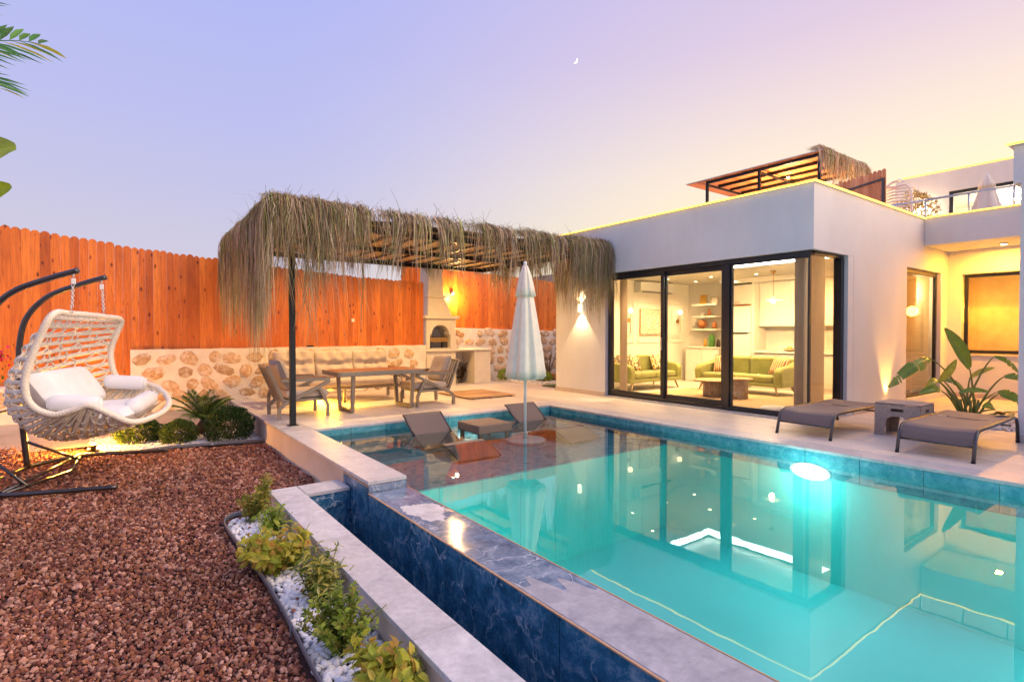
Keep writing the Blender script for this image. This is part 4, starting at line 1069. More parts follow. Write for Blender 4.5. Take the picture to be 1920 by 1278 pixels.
# ================================================================== OUTDOOR FURNITURE
def puff(m, x0, x1, y0, y1, z0, z1, nu=12, nv=10, tuft=(), k=.35, e=3.0):
    """a stuffed cushion filling the box, with optional tufted dimples on its +y face (u,v,depth)"""
    cx, cy_, cz = (x0 + x1) / 2, (y0 + y1) / 2, (z0 + z1) / 2; hx_, hy, hz_ = (x1 - x0) / 2, (y1 - y0) / 2, (z1 - z0) / 2
    def f(sg):
        def g(u, w):
            a, c = 2 * u - 1, 2 * w - 1
            q = (max(0, 1 - abs(a) ** e) * max(0, 1 - abs(c) ** e)) ** k
            d = 0
            for tu, tv, td, tr in tuft:
                d += td * math.exp(-(((a - tu) * hx_) ** 2 + ((c - tv) * hz_) ** 2) / tr ** 2)
            return (cx + a * hx_ * (1 - .03 * c * c), cy_ + sg * max(.004, hy * q - (d if sg > 0 else 0)), cz + c * hz_ * (1 - .03 * a * a))
        return g
    m.grid(f(1), nu, nv); m.grid(f(-1), nu, nv)
    return m
def side_frame(t, x, fl=1):
    W, Hh = .055, .052
    MB().path([(x, -.385, 0), (x, -.385, .16), (x, -.31, .235), (x, .40, .575), (x, .40, .605), (x, .33, .62), (x, -.36, .62)], W, Hh, (1, 0, 0)).build('side_frame', 'taupe_metal', t, local=True, bevel=.006)
    MB().path([(x, .39, 0), (x, .39, .19), (x, .24, .50)], W * .96, Hh, (1, 0, 0)).build('front_leg', 'taupe_metal', t, local=True, bevel=.006)
    MB().box(x - .032, x + .032, -.34, .36, .648, .662).build('armrest', 'table_wood', t, local=True, bevel=.005)
def armchair(label, loc, rz):
    t = thing('garden_armchair', label, 'armchair', loc, rz, group='taupe garden armchairs')
    for x in (-.36, .36): side_frame(t, x)
    MB().box(-.33, .33, -.32, .36, .265, .31).build('seat_frame', 'taupe_metal', t, local=True, bevel=.008)
    # slatted back
    def bk(s_): return (-.30 - .24 * s_, .27 + .58 * s_)
    for x in (-.305, .305):
        (y0, z0), (y1, z1) = bk(0), bk(1)
        MB().bar((x, y0, z0), (x, y1, z1), .045, .04, (1, 0, 0)).build('back_post', 'taupe_metal', t, local=True, bevel=.005)
    for i in range(7):
        x = -.24 + i * .08; (y0, z0), (y1, z1) = bk(.02), bk(.97)
        MB().bar((x, y0, z0), (x, y1, z1), .028, .02, (1, 0, 0)).build('back_slat', 'taupe_metal', t, local=True)
    (y1, z1) = bk(1.0); MB().box(-.33, .33, y1 - .022, y1 + .022, z1 - .02, z1 + .02).build('back_rail', 'taupe_metal', t, local=True, bevel=.006)
    m = MB(); c = MB().box(-.315, .315, -.27, .43, .315, .45).build('seat_cushion', 'cushion', t, local=True, bevel=.055, seg=4)
    m = puff(MB(), -.30, .30, -.09, .09, -.27, .27, 16, 16, [(0, .02, .06, .10), (-.45, .0, .03, .10), (.45, 0, .03, .10), (0, -.5, .02, .2)], .32, 4)
    a = R(22); m.v = [(x, y * math.cos(a) - z * math.sin(a) - .27, y * math.sin(a) + z * math.cos(a) + .70) for x, y, z in m.v]
    m.build('back_cushion', 'cushion_grey', t, local=True)
    return t
ac = armchair('taupe armchair with slatted back seen from behind at the left of the table', (-9.55, 2.49, 0), 0)
dup(ac, (-9.60, 4.96, 0), R(180), 'taupe armchair with plump back cushion right of the table')
# sofa
t = thing('garden_sofa', 'long taupe outdoor sofa with three tufted back cushions by the stone wall', 'sofa', (-11.0, 3.66, 0), R(-90))
L = 2.55
for s_ in (-1, 1):
    side_frame(t, s_ * (L / 2 - .03))
MB().box(-L / 2 + .06, L / 2 - .06, -.32, .38, .265, .32).build('seat_frame', 'taupe_metal', t, local=True, bevel=.008)
MB().bar((-L / 2 + .06, -.50, .82), (L / 2 - .06, -.50, .82), .05, .04).build('back_rail', 'taupe_metal', t, local=True, bevel=.006)
for i in range(23):
    x = -L / 2 + .12 + i * (L - .24) / 22
    MB().bar((x, -.30, .30), (x, -.50, .80), .03, .02, (1, 0, 0)).build('back_slat', 'taupe_metal', t, local=True)
for x in (-.02, ):
    MB().box(x - .025, x + .025, .30, .35, .02, .265).build('leg', 'taupe_metal', t, local=True); MB().box(x - .015, x + .015, .31, .34, 0, .02).build('foot', 'black_metal', t, local=True)
MB().box(-L / 2 + .08, L / 2 - .08, -.26, .45, .325, .47).build('seat_cushion', 'cushion', t, local=True, bevel=.06, seg=4)
for i in range(3):
    w = (L - .18) / 3; x0 = -L / 2 + .09 + i * w
    tf = [(-.34, .0, .085, .06), (.34, .0, .085, .06)] + [(-.34, z, .06, .07) for z in (-.5, .5, .8)] + [(.34, z, .06, .07) for z in (-.5, .5, .8)] + [(x, .0, .045, .07) for x in (-.8, -.6, -.15, .0, .15, .6, .8)]
    m = puff(MB(), x0 + .005, x0 + w - .005, -.12, .12, -.29, .29, 34, 26, tf, .36, 4)
    a = R(14 + i * 1.5); m.v = [(x, y * math.cos(a) - z * math.sin(a) - .27, y * math.sin(a) + z * math.cos(a) + .735 + (.02 if i == 2 else 0)) for x, y, z in m.v]
    m.build('back_cushion', 'cushion', t, local=True)
# LED bar under the sofa seat
t = thing('sofa_light', 'warm light bar glowing on the floor under the outdoor sofa', 'lamp', (-10.85, 3.4, .2))
MB().box(-10.90, -10.80, 2.55, 4.2, .242, .264).build('housing', 'taupe_metal', t, bevel=.003); MB().box(-10.885, -10.815, 2.57, 4.18, .238, .2418).build('lens', 'glow_ball', t)
lamp('AREA', 'glow', (-10.85, 3.37, .234), 46, (1, .50, .03), t, .08, aim=(.25, 0, -1), sy=1.6)
# dining table
t = thing('garden_table', 'long taupe garden table with brown slatted wooden top', 'table', (-9.52, 3.88, 0))
tx0, tx1, ty0, ty1 = -9.98, -9.07, 3.02, 4.64
m = MB(); m.box(tx0, tx1, ty0, ty0 + .035, .645, .722); m.box(tx0, tx1, ty1 - .035, ty1, .645, .722); m.box(tx0, tx0 + .035, ty0 + .035, ty1 - .035, .645, .722); m.box(tx1 - .035, tx1, ty0 + .035, ty1 - .035, .645, .722)
m.build('frame', 'taupe_metal', t, bevel=.006)
for i in range(8):
    a = tx0 + .037 + i * (tx1 - tx0 - .074) / 8
    MB().box(a + .002, a + (tx1 - tx0 - .074) / 8 - .002, ty0 + .037, ty1 - .037, .70, .724).build('top_plank', 'table_wood', t, bevel=.003, seg=1)
for y in (3.30, 4.42):
    MB().path([(tx0 + .06, y, .645), (tx0 + .15, y, .035), (tx1 - .12, y, .035), (tx1 - .06, y, .645)], .065, .05, (0, 1, 0)).build('leg_frame', 'taupe_metal', t, bevel=.006)
    for x in (tx0 + .18, tx1 - .16): MB().box(x - .02, x + .02, y - .02, y + .02, 0, .014).build('foot', 'black_metal', t)
# timber duckboard
t = thing('duckboard', 'flat wooden duckboard lying on the terrace by the barbecue', 'mat', (-10.2, 6.5, 0))
for i in range(14):
    x = -10.95 + i * .1; MB().box(x + .004, x + .096, 5.92, 7.12, .022, .036).build('slat', 'mat_wood', t, bevel=.002, seg=1)
for y in (6.0, 6.5, 7.0): MB().box(-10.95, -9.55, y - .02, y + .02, .001, .0215).build('batten', 'mat_wood', t)

# ---- closed parasol standing on the pool shelf
ux, uy = -6.60, 5.09
def parasol(label, x, y, zb, z0, z1, rb_, base=True, group=None):
    t = thing('closed_parasol', label, 'parasol', (x, y, zb), group=group)
    MB().tube([(x, y, zb), (x, y, z1 - .02)], .022, 14).build('pole', 'white_plastic', t)
    if base:
        MB().lathe([(.30, 0), (.315, .01), (.315, .045), (.30, .055), (.10, .06), (.001, .06)], 14, (x, y, zb), smooth=False).build('base', 'white_plastic', t)
        MB().lathe([(.04, .06), (.04, .16), (.03, .17)], 14, (x, y, zb)).build('socket', 'white_plastic', t)
    H_ = z1 - z0
    n = 64
    def pl(g, z):
        s_ = 1 - (z - z0) / H_
        return 1 + (.13 * math.cos(7 * g + .9 * math.sin(2 * g)) + .07 * math.cos(13 * g + 1) + .05 * math.cos(3 * g + 2)) * min(1, .25 + s_)
    prof = []
    for i in range(15):
        u = i / 14; z = z0 + H_ * .98 * u
        prof.append((rb_ * (1 - u) ** .80 * .97 + .03, z))
    MB().lathe(prof, n, (x, y, 0), rad=pl).build('canopy', 'canvas', t, fix=False)
    zt_ = z0 + H_ * .73
    prof2 = [(rb_ * .36 + .055, zt_ - .03), (rb_ * .30 + .045, zt_ + .10), (rb_ * .17 + .04, z0 + H_ * .9), (.035, z0 + H_ * .985)]
    MB().lathe(prof2, n, (x, y, 0), rad=lambda g, z: pl(g, z0 + H_ * .4)).build('top_flap', 'canvas', t, fix=False)
    MB().lathe([(.028, 0), (.026, .06), (.022, .09), (.001, .095)], 12, (x, y, z1 - .05)).build('finial', 'white_plastic', t)
    m = MB(); m.lathe([(rb_ * .99, z0 + .0), (rb_ * .93, z0 - .035)], n, (x, y, 0), rad=lambda g, z: pl(g, z0) * (1 + .02 * math.sin(24 * g))); m.build('valance', 'canvas', t, fix=False)
    return t
parasol('closed cream parasol standing in the shallow end of the pool', ux, uy, -.292, .72, 2.45, .26)
# ---- in-pool loungers and wicker cube table
def pool_lounger(label, x, yc, w):
    t = thing('pool_lounger', label, 'sun lounger', (x, yc, -.292), group='loungers standing in the pool')
    pf = [(-7.72, .125), (-7.66, .10), (-7.30, -.16), (-7.10, -.225), (-6.9, -.23), (-6.65, -.16), (-6.45, -.12), (-6.2, -.185), (-6.02, -.262)]
    pf = [(X + (x + 7.72), z) for X, z in pf]
    P2 = [Vector((a, 0, b_)) for a, b_ in pf]
    def cat(u):
        n = len(P2) - 1; s_ = min(u * n, n - 1e-6); i = int(s_); f_ = s_ - i
        p0, p1, p2, p3 = P2[max(i - 1, 0)], P2[i], P2[i + 1], P2[min(i + 2, n)]
        return .5 * ((2 * p1) + (p2 - p0) * f_ + (2 * p0 - 5 * p1 + 4 * p2 - p3) * f_ ** 2 + (3 * p1 - p0 - 3 * p2 + p3) * f_ ** 3)
    MB().grid(lambda u, q: (cat(u).x, yc - w / 2 + .02 + (w - .04) * q, cat(u).z + .006), 40, 4).build('sling', 'sling', t, fix=False)
    for sy in (-1, 1):
        MB().tube([(cat(i / 30).x, yc + sy * (w / 2 - .01), cat(i / 30).z) for i in range(31)], .014, 8).build('side_rail', 'grey_metal', t)
        MB().tube([(x + .40, yc + sy * (w / 2 - .02), -.13), (x + .28, yc + sy * (w / 2 - .02), -.285)], .012, 8).build('leg', 'grey_metal', t)
        MB().tube([(x + .62, yc + sy * (w / 2 - .02), -.225), (x + .10, yc + sy * (w / 2 - .02), .02)], .010, 8).build('brace', 'grey_metal', t)
    MB().tube([(x, yc - w / 2 + .01, .125), (x, yc + w / 2 - .01, .125)], .016, 8).build('head_rail', 'grey_metal', t)
pool_lounger('brown sling lounger in the pool left of the wicker table', -7.68, 3.87, .66)
pool_lounger('brown sling lounger in the pool behind the parasol pole', -7.70, 5.80, .64)
t = thing('pool_table', 'square brown wicker table standing in the pool between two loungers', 'table', (-7.1, 4.68, -.292))
MB().box(-7.43, -6.80, 4.37, 4.99, -.135, -.002).build('top', 'wicker_brown', t, bevel=.012)
for sx in (-7.40, -6.88):
    for sy in (4.40, 4.90): MB().box(sx, sx + .055, sy, sy + .055, -.292, -.136).build('leg', 'wicker_brown', t, bevel=.006)
# ---- poolside loungers
def lounger(label, x0, y0, w=.70, Ln=1.86):
    t = thing('sun_lounger', label, 'sun lounger', (x0 + w / 2, y0 + Ln / 2, 0), group='sling loungers on the terrace')
    cx_ = x0 + w / 2; yh = .33
    pr = [(y0 - .02, 0), (y0 + .02, .15), (y0 + .05, .24), (y0 + .11, .305), (y0 + .20, .33), (y0 + .45, yh), (y0 + 1.05, yh), (y0 + 1.5, .332), (y0 + Ln - .20, .335), (y0 + Ln - .10, .31), (y0 + Ln - .04, .22), (y0 + Ln, 0)]
    for sx in (x0, x0 + w):
        MB().tube([(sx, a, z) for a, z in pr], .019, 10).build('side_rail', 'grey_metal', t)
    def sl(u):
        n = len(sp) - 1; s_ = min(u * n, n - 1e-6); i = int(s_); f_ = s_ - i
        return (sp[i][0] * (1 - f_) + sp[i + 1][0] * f_, sp[i][1] * (1 - f_) + sp[i + 1][1] * f_)
    sp = [(y0 + .025, .17), (y0 + .055, .25), (y0 + .115, .315), (y0 + .20, .34), (y0 + .45, .338), (y0 + 1.05, .336), (y0 + 1.16, .337)]
    MB().grid(lambda u, q: (x0 + .012 + (w - .024) * q, sl(u)[0], sl(u)[1] - .020 * math.sin(math.pi * q) * min(1, u * 2)), 30, 8).build('seat_sling', 'sling', t, fix=False)
    sp = [(y0 + 1.18, .338), (y0 + 1.4, .342), (y0 + Ln - .16, .352)]
    MB().grid(lambda u, q: (x0 + .012 + (w - .024) * q, sl(u)[0], sl(u)[1] - .012 * math.sin(math.pi * q)), 8, 8).build('back_sling', 'sling', t, fix=False)
    for yy, zz in ((y0 + .03, .165), (y0 + 1.17, .315), (y0 + Ln - .15, .325), (y0 + Ln - .35, .25)):
        MB().tube([(x0, yy, zz), (x0 + w, yy, zz)], .012, 8).build('cross_bar', 'grey_metal', t)
    for sx in (x0, x0 + w):
        for yy in (y0 + .9, y0 + 1.15, y0 + 1.4, y0 + 1.55): MB().tube([(sx - .021, yy, .333), (sx + .021, yy, .333)], .006, 6).build('rivet', 'steel', t)
        for yy in (y0 - .02, y0 + Ln): MB().tube([(sx, yy, 0), (sx, yy, .02)], .022, 8).build('foot_cap', 'black_metal', t)
    return t
lounger('grey-brown sling lounger on the terrace by the glazed corner', -3.89, 7.46)
lounger('grey-brown sling lounger on the terrace beside the white column', -2.43, 7.40)
# woven plastic side table
t = thing('side_table', 'grey-brown woven side table between the terrace loungers', 'table', (-2.78, 8.70, 0))
sx0, sx1, sy0, sy1, hT = -3.05, -2.52, 8.44, 8.95, .45
MB().box(sx0, sx1, sy0, sy1, hT - .02, hT).build('top', 'wicker_taupe', t, bevel=.012)
for (ax, c_, lo, hi) in (('y', sy0, sx0, sx1), ('y', sy1 - .02, sx0, sx1), ('x', sx0, sy0, sy1), ('x', sx1 - .02, sy0, sy1)):
    n_ = .11; mid = (lo + hi) / 2
    ol = [(lo, 0), (lo + n_, 0), (lo + n_ + .03, .22), (lo + n_ + .09, .27), (hi - n_ - .09, .27), (hi - n_ - .03, .22), (hi - n_, 0), (hi, 0), (hi, .31), (lo, .31)]
    m = MB()
    for q in ([ol[0], ol[1], ol[2], (lo, .22)], [(lo, .22), ol[2], ol[3], (lo, .27)], [(lo, .27), (hi, .27), (hi, .31), (lo, .31)], [ol[4], ol[5], (hi, .22), (hi, .27)], [ol[5], ol[6], ol[7], (hi, .22)],
              [(lo, .31), (mid - .075, .31), (mid - .075, .425), (lo, .425)], [(mid + .075, .31), (hi, .31), (hi, .425), (mid + .075, .425)], [(mid - .075, .375), (mid + .075, .375), (mid + .075, .425), (mid - .075, .425)], [(mid - .075, .31), (mid + .075, .31), (mid + .075, .335), (mid - .075, .335)]):
        m.prism(q, c_ + (.0001 if ax == 'y' else .021 * 0), c_ + .02, ax)
    m.build('side_panel', 'wicker_taupe', t)
# flower-yellow towel corner on the right lounger
t = thing('folded_cloth', 'small yellow cloth on the head end of the right lounger', 'cloth', (-1.80, 9.05, .36))
m = MB(); m.grid(lambda u, q: (-1.92 + .2 * u, 8.98 + .16 * q, .358 + .03 * math.sin(u * 5) * math.cos(q * 4) + .02), 8, 6); m.build('cloth', 'paper_gold', t, fix=False)

# ================================================================== PERGOLA WITH REED THATCH
pg = thing('pergola', 'steel pergola with shaggy dried reed thatch over the dining table', 'pergola', (-10.4, 5.0, 0))
px0, px1, py0, py1, pz = -12.34, -8.48, 2.12, 8.03, 3.02
MB().box(-8.565, -8.485, 2.105, 2.185, 0, pz).build('post', 'black_metal', pg, bevel=.004, seg=1)
MB().box(-8.60, -8.45, 2.07, 2.22, .001, .008).build('base_plate', 'black_metal', pg)
for a in ((px1 - .08, px1, py0 - .06, 8.6), (px0, px0 + .08, py0 - .06, py1 + .05)):
    MB().box(*a, pz, pz + .10).build('beam', 'black_metal', pg)
for y in (py0, py1): MB().box(px0 + .08, px1 - .08, y - .04, y + .04, pz, pz + .10).build('beam', 'black_metal', pg)
MB().box(-10.45, -10.38, py0 + .04, py1 - .04, pz + .005, pz + .095).build('purlin', 'black_metal', pg)
for i in range(12):
    y = py0 + .45 + i * .45
    MB().box(px0 + .08, px1 - .08, y - .025, y + .025, pz + .06, pz + .098).build('rafter', 'black_metal', pg)
MB().box(px0 - .02, px1 + .02, py0 - .08, 8.45, pz + .12, pz + .135).build('roof_sheet', 'tarpaulin', pg)
rs = np.random.RandomState(5)
THC = np.array([(.23, .19, .155), (.30, .26, .22), (.36, .31, .27), (.19, .20, .10), (.26, .29, .13), (.15, .12, .09), (.42, .38, .34), (.12, .21, .07), (.20, .15, .10), (.31, .24, .16)])
THC = THC * np.array([1.75, 1.55, 1.22])
THP = np.array([.20, .16, .11, .10, .08, .11, .06, .025, .095, .06])
def thatch(n, edge0, edge1, out, zt, Lmin, Lmax, pw, seed, wid=(.003, .007), inset=.45, spread=.25, cl=14, tilt=.12):
    """hanging reed blades along a roof edge; returns arrays"""
    r = np.random.RandomState(seed); e0, e1, o = np.array(edge0, float), np.array(edge1, float), np.array(out, float); al = (e1 - e0) / np.linalg.norm(e1 - e0)
    nc = n // cl; ct = r.rand(nc); cd = r.randn(nc) * .05; clen = .55 + .75 * r.rand(nc); ctl = r.randn(nc) * tilt; ccol = r.choice(len(THC), nc, p=THP)
    S = 8; V = []; F = []; C_ = []
    idx = np.repeat(np.arange(nc), cl); N_ = len(idx)
    t_ = ct[idx] + r.randn(N_) * .05 / np.linalg.norm(e1 - e0) * 1.2
    L_ = np.clip((Lmin + (Lmax - Lmin) * r.rand(N_) ** pw) * clen[idx], Lmin, Lmax * 1.15)
    ins = r.rand(N_) * inset; bul = .03 + .16 * r.rand(N_); til = ctl[idx] + r.randn(N_) * .05; dr = r.randn(N_) * .05
    w_ = r.uniform(wid[0], wid[1], N_); hh = zt + r.randn(N_) * .03
    col = THC[np.where(r.rand(N_) < .65, ccol[idx], r.choice(len(THC), N_, p=THP))] * r.uniform(.75, 1.2, (N_, 1))
    ax = r.rand(N_) * math.pi
    side = al[None] * np.cos(ax)[:, None] + o[None] * np.sin(ax)[:, None]
    P = np.zeros((N_, S, 3))
    base = e0[None] + (e1 - e0)[None] * t_[:, None]
    for k in range(S):
        u = k / (S - 1)
        # first quarter over the roof, then hanging
        if k < 3:
            q = k / 2.0
            pos = base - o[None] * (ins * (1 - q))[:, None] + o[None] * (bul * q * .6)[:, None]
            z = hh + .05 * math.sin(q * 2.2) - .10 * q ** 2
        else:
            q = (k - 2) / (S - 3)
            pos = base + o[None] * (bul * (.6 + .4 * math.sin(min(1, q * 3) * 1.57)))[:, None] + al[None] * ((til * q + dr * q * q) * L_)[:, None]
            z = hh - .055 - q * L_
        P[:, k] = pos; P[:, k, 2] = z
    P += r.randn(N_, S, 3) * .006
    tw = np.array([.6, .9, 1, 1, .9, .75, .55, .2])
    A = P + side[:, None] * (w_[:, None] * tw)[:, :, None]; B_ = P - side[:, None] * (w_[:, None] * tw)[:, :, None]
    VV = np.concatenate([A, B_], 1).reshape(-1, 3)
    bs = (np.arange(N_) * 2 * S)[:, None]
    FF = np.concatenate([np.stack([bs[:, 0] + k, bs[:, 0] + k + 1, bs[:, 0] + S + k + 1, bs[:, 0] + S + k], 1) for k in range(S - 1)])
    return VV, FF, np.repeat(col, 2 * S, 0)
def join(parts):
    V = []; F = []; C_ = []; o = 0
    for a, b_, c in parts: V.append(a); F.append(b_ + o); C_.append(c); o += len(a)
    return np.concatenate(V), np.concatenate(F), np.concatenate(C_)
zt = 3.33
fr = [thatch(2700, (-8.22, 1.80, 0), (-8.22, 8.5, 0), (1, 0, 0), zt, .18, 1.05, 1.5, 1, (.003, .009), cl=20),
      thatch(900, (-8.22, 1.75, 0), (-8.22, 3.1, 0), (1, 0, 0), zt + .02, .5, 1.9, 1.6, 2, (.003, .006)),
      thatch(1700, (-8.22, 7.5, 0), (-8.2, 8.52, 0), (1, 0, 0), zt, .5, 1.5, 1.2, 22, (.003, .006))]
npmesh('front_thatch', *join(fr)[:2], 'thatch', pg, join(fr)[2])
lf = [thatch(2400, (-12.3, 1.85, 0), (-8.2, 1.85, 0), (0, -1, 0), zt, .4, 1.75, 1.2, 3, (.003, .008), cl=20), thatch(1100, (-9.2, 1.82, 0), (-8.2, 1.82, 0), (0, -1, 0), zt, .8, 2.1, 1.3, 31, (.003, .005))]
npmesh('side_thatch', *join(lf)[:2], 'thatch', pg, join(lf)[2])
rt = [thatch(1300, (-9.9, 8.42, 0), (-8.2, 8.42, 0), (0, 1, 0), zt, .4, 1.3, 1.3, 4), thatch(900, (-12.3, 8.2, 0), (-9.9, 8.2, 0), (0, 1, 0), zt, .3, .9, 1.5, 41)]
npmesh('end_thatch', *join(rt)[:2], 'thatch', pg, join(rt)[2])
for x, y in ((-10.6, 3.6), (-10.6, 6.2)):
    MB().lathe([(.05, 0), (.06, -.04), (.04, -.06)], 14, (x, y, pz + .004)).build('ceiling_lamp', 'white_plastic', pg)
    lamp('AREA', 'glow', (x, y, pz - .058), 60, (1, .60, .22), pg, .07, aim=(0, 0, -1))
bk = [thatch(1300, (-12.45, 1.9, 0), (-12.45, 8.3, 0), (-1, 0, 0), zt, .2, .45, 1.5, 6)]
npmesh('back_thatch', *join(bk)[:2], 'thatch', pg, join(bk)[2])
# reed mat on top and stray stalks
m = MB(); m.grid(lambda u, q: (-12.45 + 4.22 * u, 1.85 + 6.6 * q, 3.19 + .10 * math.sin(math.pi * min(1, max(0, u))) ** .5 + .03 * math.sin(19 * u + 7 * q) * math.sin(23 * q)), 24, 40)
m.build('reed_mat', 'tarpaulin', pg, fix=False)
def stray(n, seed):
    r = np.random.RandomState(seed); V = []; F = []; C_ = []
    for i in range(n):
        e = r.rand()
        if e < .6: p = np.array([-8.25 - r.rand() * .5, 1.8 + 6.7 * r.rand(), 3.33])
        else: p = np.array([-8.3 - 4 * r.rand(), 1.85 + r.rand() * .4, 3.30])
        d = r.randn(3); d[2] = abs(d[2]) * .55; d /= np.linalg.norm(d); L_ = r.uniform(.12, .42); cv = r.randn(3) * .12; cv[2] -= .12
        o = len(V)
        for k in range(4):
            q = k / 3; c = p + d * L_ * q + cv * q * q; s_ = np.array([.003, .003, 0]) * (1 - .6 * q)
            V += [c + s_, c - s_]
        for k in range(3): F.append((o + 2 * k, o + 2 * k + 1, o + 2 * k + 3, o + 2 * k + 2))
        C_ += [THC[r.randint(6)] * .7] * 8
    return np.array(V), np.array(F), np.array(C_)
npmesh('stray_stalks', *stray(900, 8)[:2], 'thatch', pg, stray(900, 8)[2])

# ================================================================== HANGING SWING CHAIR
sw = thing('swing_chair', 'white woven two-seat hanging swing chair on dark curved stand', 'swing chair', (-8.575, -.315, ZG))
SO = Vector((-8.575, -.315, 0)); SWD = Vector((-.952, .306, 0)).normalized(); SF = Vector((.306, .952, 0)).normalized()
def sp_(w, f_, z): return SO + SWD * w + SF * f_ + Vector((0, 0, z))
def smooth(pts, n=6, closed=False):
    P = [Vector(p) for p in pts]; m_ = len(P); out = []
    rg = range(m_) if closed else range(m_ - 1)
    for i in rg:
        g_ = (lambda j: P[j % m_]) if closed else (lambda j: P[min(max(j, 0), m_ - 1)])
        p0, p1, p2, p3 = g_(i - 1), g_(i), g_(i + 1), g_(i + 2)
        for k in range(n):
            f_ = k / n
            out.append(.5 * ((2 * p1) + (p2 - p0) * f_ + (2 * p0 - 5 * p1 + 4 * p2 - p3) * f_ ** 2 + (3 * p1 - p0 - 3 * p2 + p3) * f_ ** 3))
    if not closed: out.append(P[-1])
    return out
zb = -.315
for s_ in (-1, 1):
    MB().tube(smooth([sp_(s_ * .10, -.80, zb), sp_(s_ * .41, -.77, zb), sp_(s_ * .72, -.62, zb), sp_(s_ * .98, -.36, zb), sp_(s_ * 1.0, .1, zb), sp_(s_ * 1.0, .65, zb)], 6), .027, 12).build('base_arm', 'grey_metal', sw)
    MB().tube(smooth([sp_(s_ * .41, -.77, zb), sp_(s_ * .41, -.82, .3), sp_(s_ * .41, -.84, .9), sp_(s_ * .41, -.83, 1.28), sp_(s_ * .41, -.75, 1.60), sp_(s_ * .41, -.53, 1.86), sp_(s_ * .41, -.2, 2.02), sp_(s_ * .41, .10, 2.13)], 6), .033, 14).build('post', 'grey_metal', sw)
    MB().tube([sp_(s_ * .41, -.80, .02), sp_(s_ * .66, -.30, zb)], .018, 10).build('strut', 'grey_metal', sw)
    MB().tube([sp_(s_ * .99, -.42, zb), sp_(-s_ * .99 * 0, -.15, zb)], .019, 10).build('cross_brace', 'grey_metal', sw)
MB().tube([sp_(-.97, -.40, zb + .02), sp_(.97, -.40, zb + .02)], .019, 10).build('cross_brace', 'grey_metal', sw)
MB().tube([sp_(-.41, -.83, .45), sp_(.41, -.83, .45)], .015, 10).build('tie_bar', 'grey_metal', sw)
# basket rim
near = [(-.72, -.03, 1.60), (-.76, -.15, 1.30), (-.78, -.26, .90), (-.78, -.22, .62), (-.78, -.02, .49), (-.78, .20, .54), (-.78, .33, .575), (-.75, .52, .46), (-.66, .70, .35)]
far = [(.70, .17, 1.57), (.75, .10, 1.38), (.78, .02, 1.12), (.78, .06, .84), (.78, .15, .72), (.78, .26, .685), (.77, .38, .69), (.73, .52, .66), (.62, .66, .60)]
front = [(-.35, .83, .36), (0, .88, .41), (.35, .82, .49)]
topb = [(.35, .12, 1.60), (0, .06, 1.615), (-.35, .0, 1.62)]
rim = near + front + far[::-1] + topb
rimp = smooth([sp_(*p) for p in rim], 6, True)
MB().tube(rimp, .036, 10, closed=True).build('rim', 'wicker_white', sw)
# wrapping cord on the rim: a helix
hel = []
for i in range(len(rimp) * 5):
    a = i / 5.0; i0 = int(a); f_ = a - i0
    p = rimp[i0 % len(rimp)].lerp(rimp[(i0 + 1) % len(rimp)], f_)
    t_ = (rimp[(i0 + 1) % len(rimp)] - rimp[i0 % len(rimp)]).normalized(); u_ = Vector((0, 0, 1)) - t_ * t_.z
    if u_.length < .1: u_ = Vector((1, 0, 0)) - t_ * t_.x
    u_.normalize(); b_ = t_.cross(u_)
    hel.append(p + (u_ * math.cos(i * 1.5) + b_ * math.sin(i * 1.5)) * .035)
MB().tube(hel, .008, 5, closed=True).build('rim_wrap', 'wicker_white', sw)
# shell: horizontal bands from the near rim round the back to the far rim
back = [(-.10, 1.60), (-.38, 1.30), (-.58, .95), (-.62, .60), (-.50, .32), (-.27, .14), (.06, .12), (.35, .20), (.62, .30)]
nearS = smooth([Vector(p) for p in near], 8); farS = smooth([Vector(p) for p in far], 8); backS = smooth([Vector((0, a, z)) for a, z in back], 8)
def shell(u, q):
    """u along the profile (0 top .. 1 front), q from near rim (-1) to far rim (1)"""
    n_ = len(nearS) - 1; s_ = min(u * n_, n_ - 1e-5); i = int(s_); f_ = s_ - i
    a = nearS[i].lerp(nearS[i + 1], f_); b_ = farS[i].lerp(farS[i + 1], f_); c = backS[i].lerp(backS[i + 1], f_)
    mid = a.lerp(b_, (q + 1) / 2); dv = c - (a + b_) / 2; dv.x = 0
    k_ = 1 - abs(q) ** 2.6
    wx = mid.x * (1 + .10 * (1 - abs(q)) )
    return sp_(wx, mid.y + dv.y * k_, mid.z + dv.z * k_)
nb = 24
for i in range(nb):
    u = .02 + .95 * i / (nb - 1)
    pts = [shell(u, -1 + 2 * k / 22) for k in range(23)]
    MB().tube(pts, .027, 6, flat=.2, upref=(0, 0, 1) if i < 17 else (.3, .9, .2)).build('woven_band', 'wicker_white', sw)
for j in range(16):
    q = -.88 + 1.76 * (j // 2) / 7
    pts = []
    for k in range(90):
        u = .01 + .97 * k / 89
        p = shell(u, q + .085 * math.sin(u * 40 + (j % 2) * math.pi)); n2 = (shell(u, q) - sp_(0, .1, .9)).normalized()
        pts.append(p + n2 * (-.014 if (k // 2) % 2 else .012))
    MB().tube(pts, .0095, 5).build('woven_strand', 'wicker_white', sw)
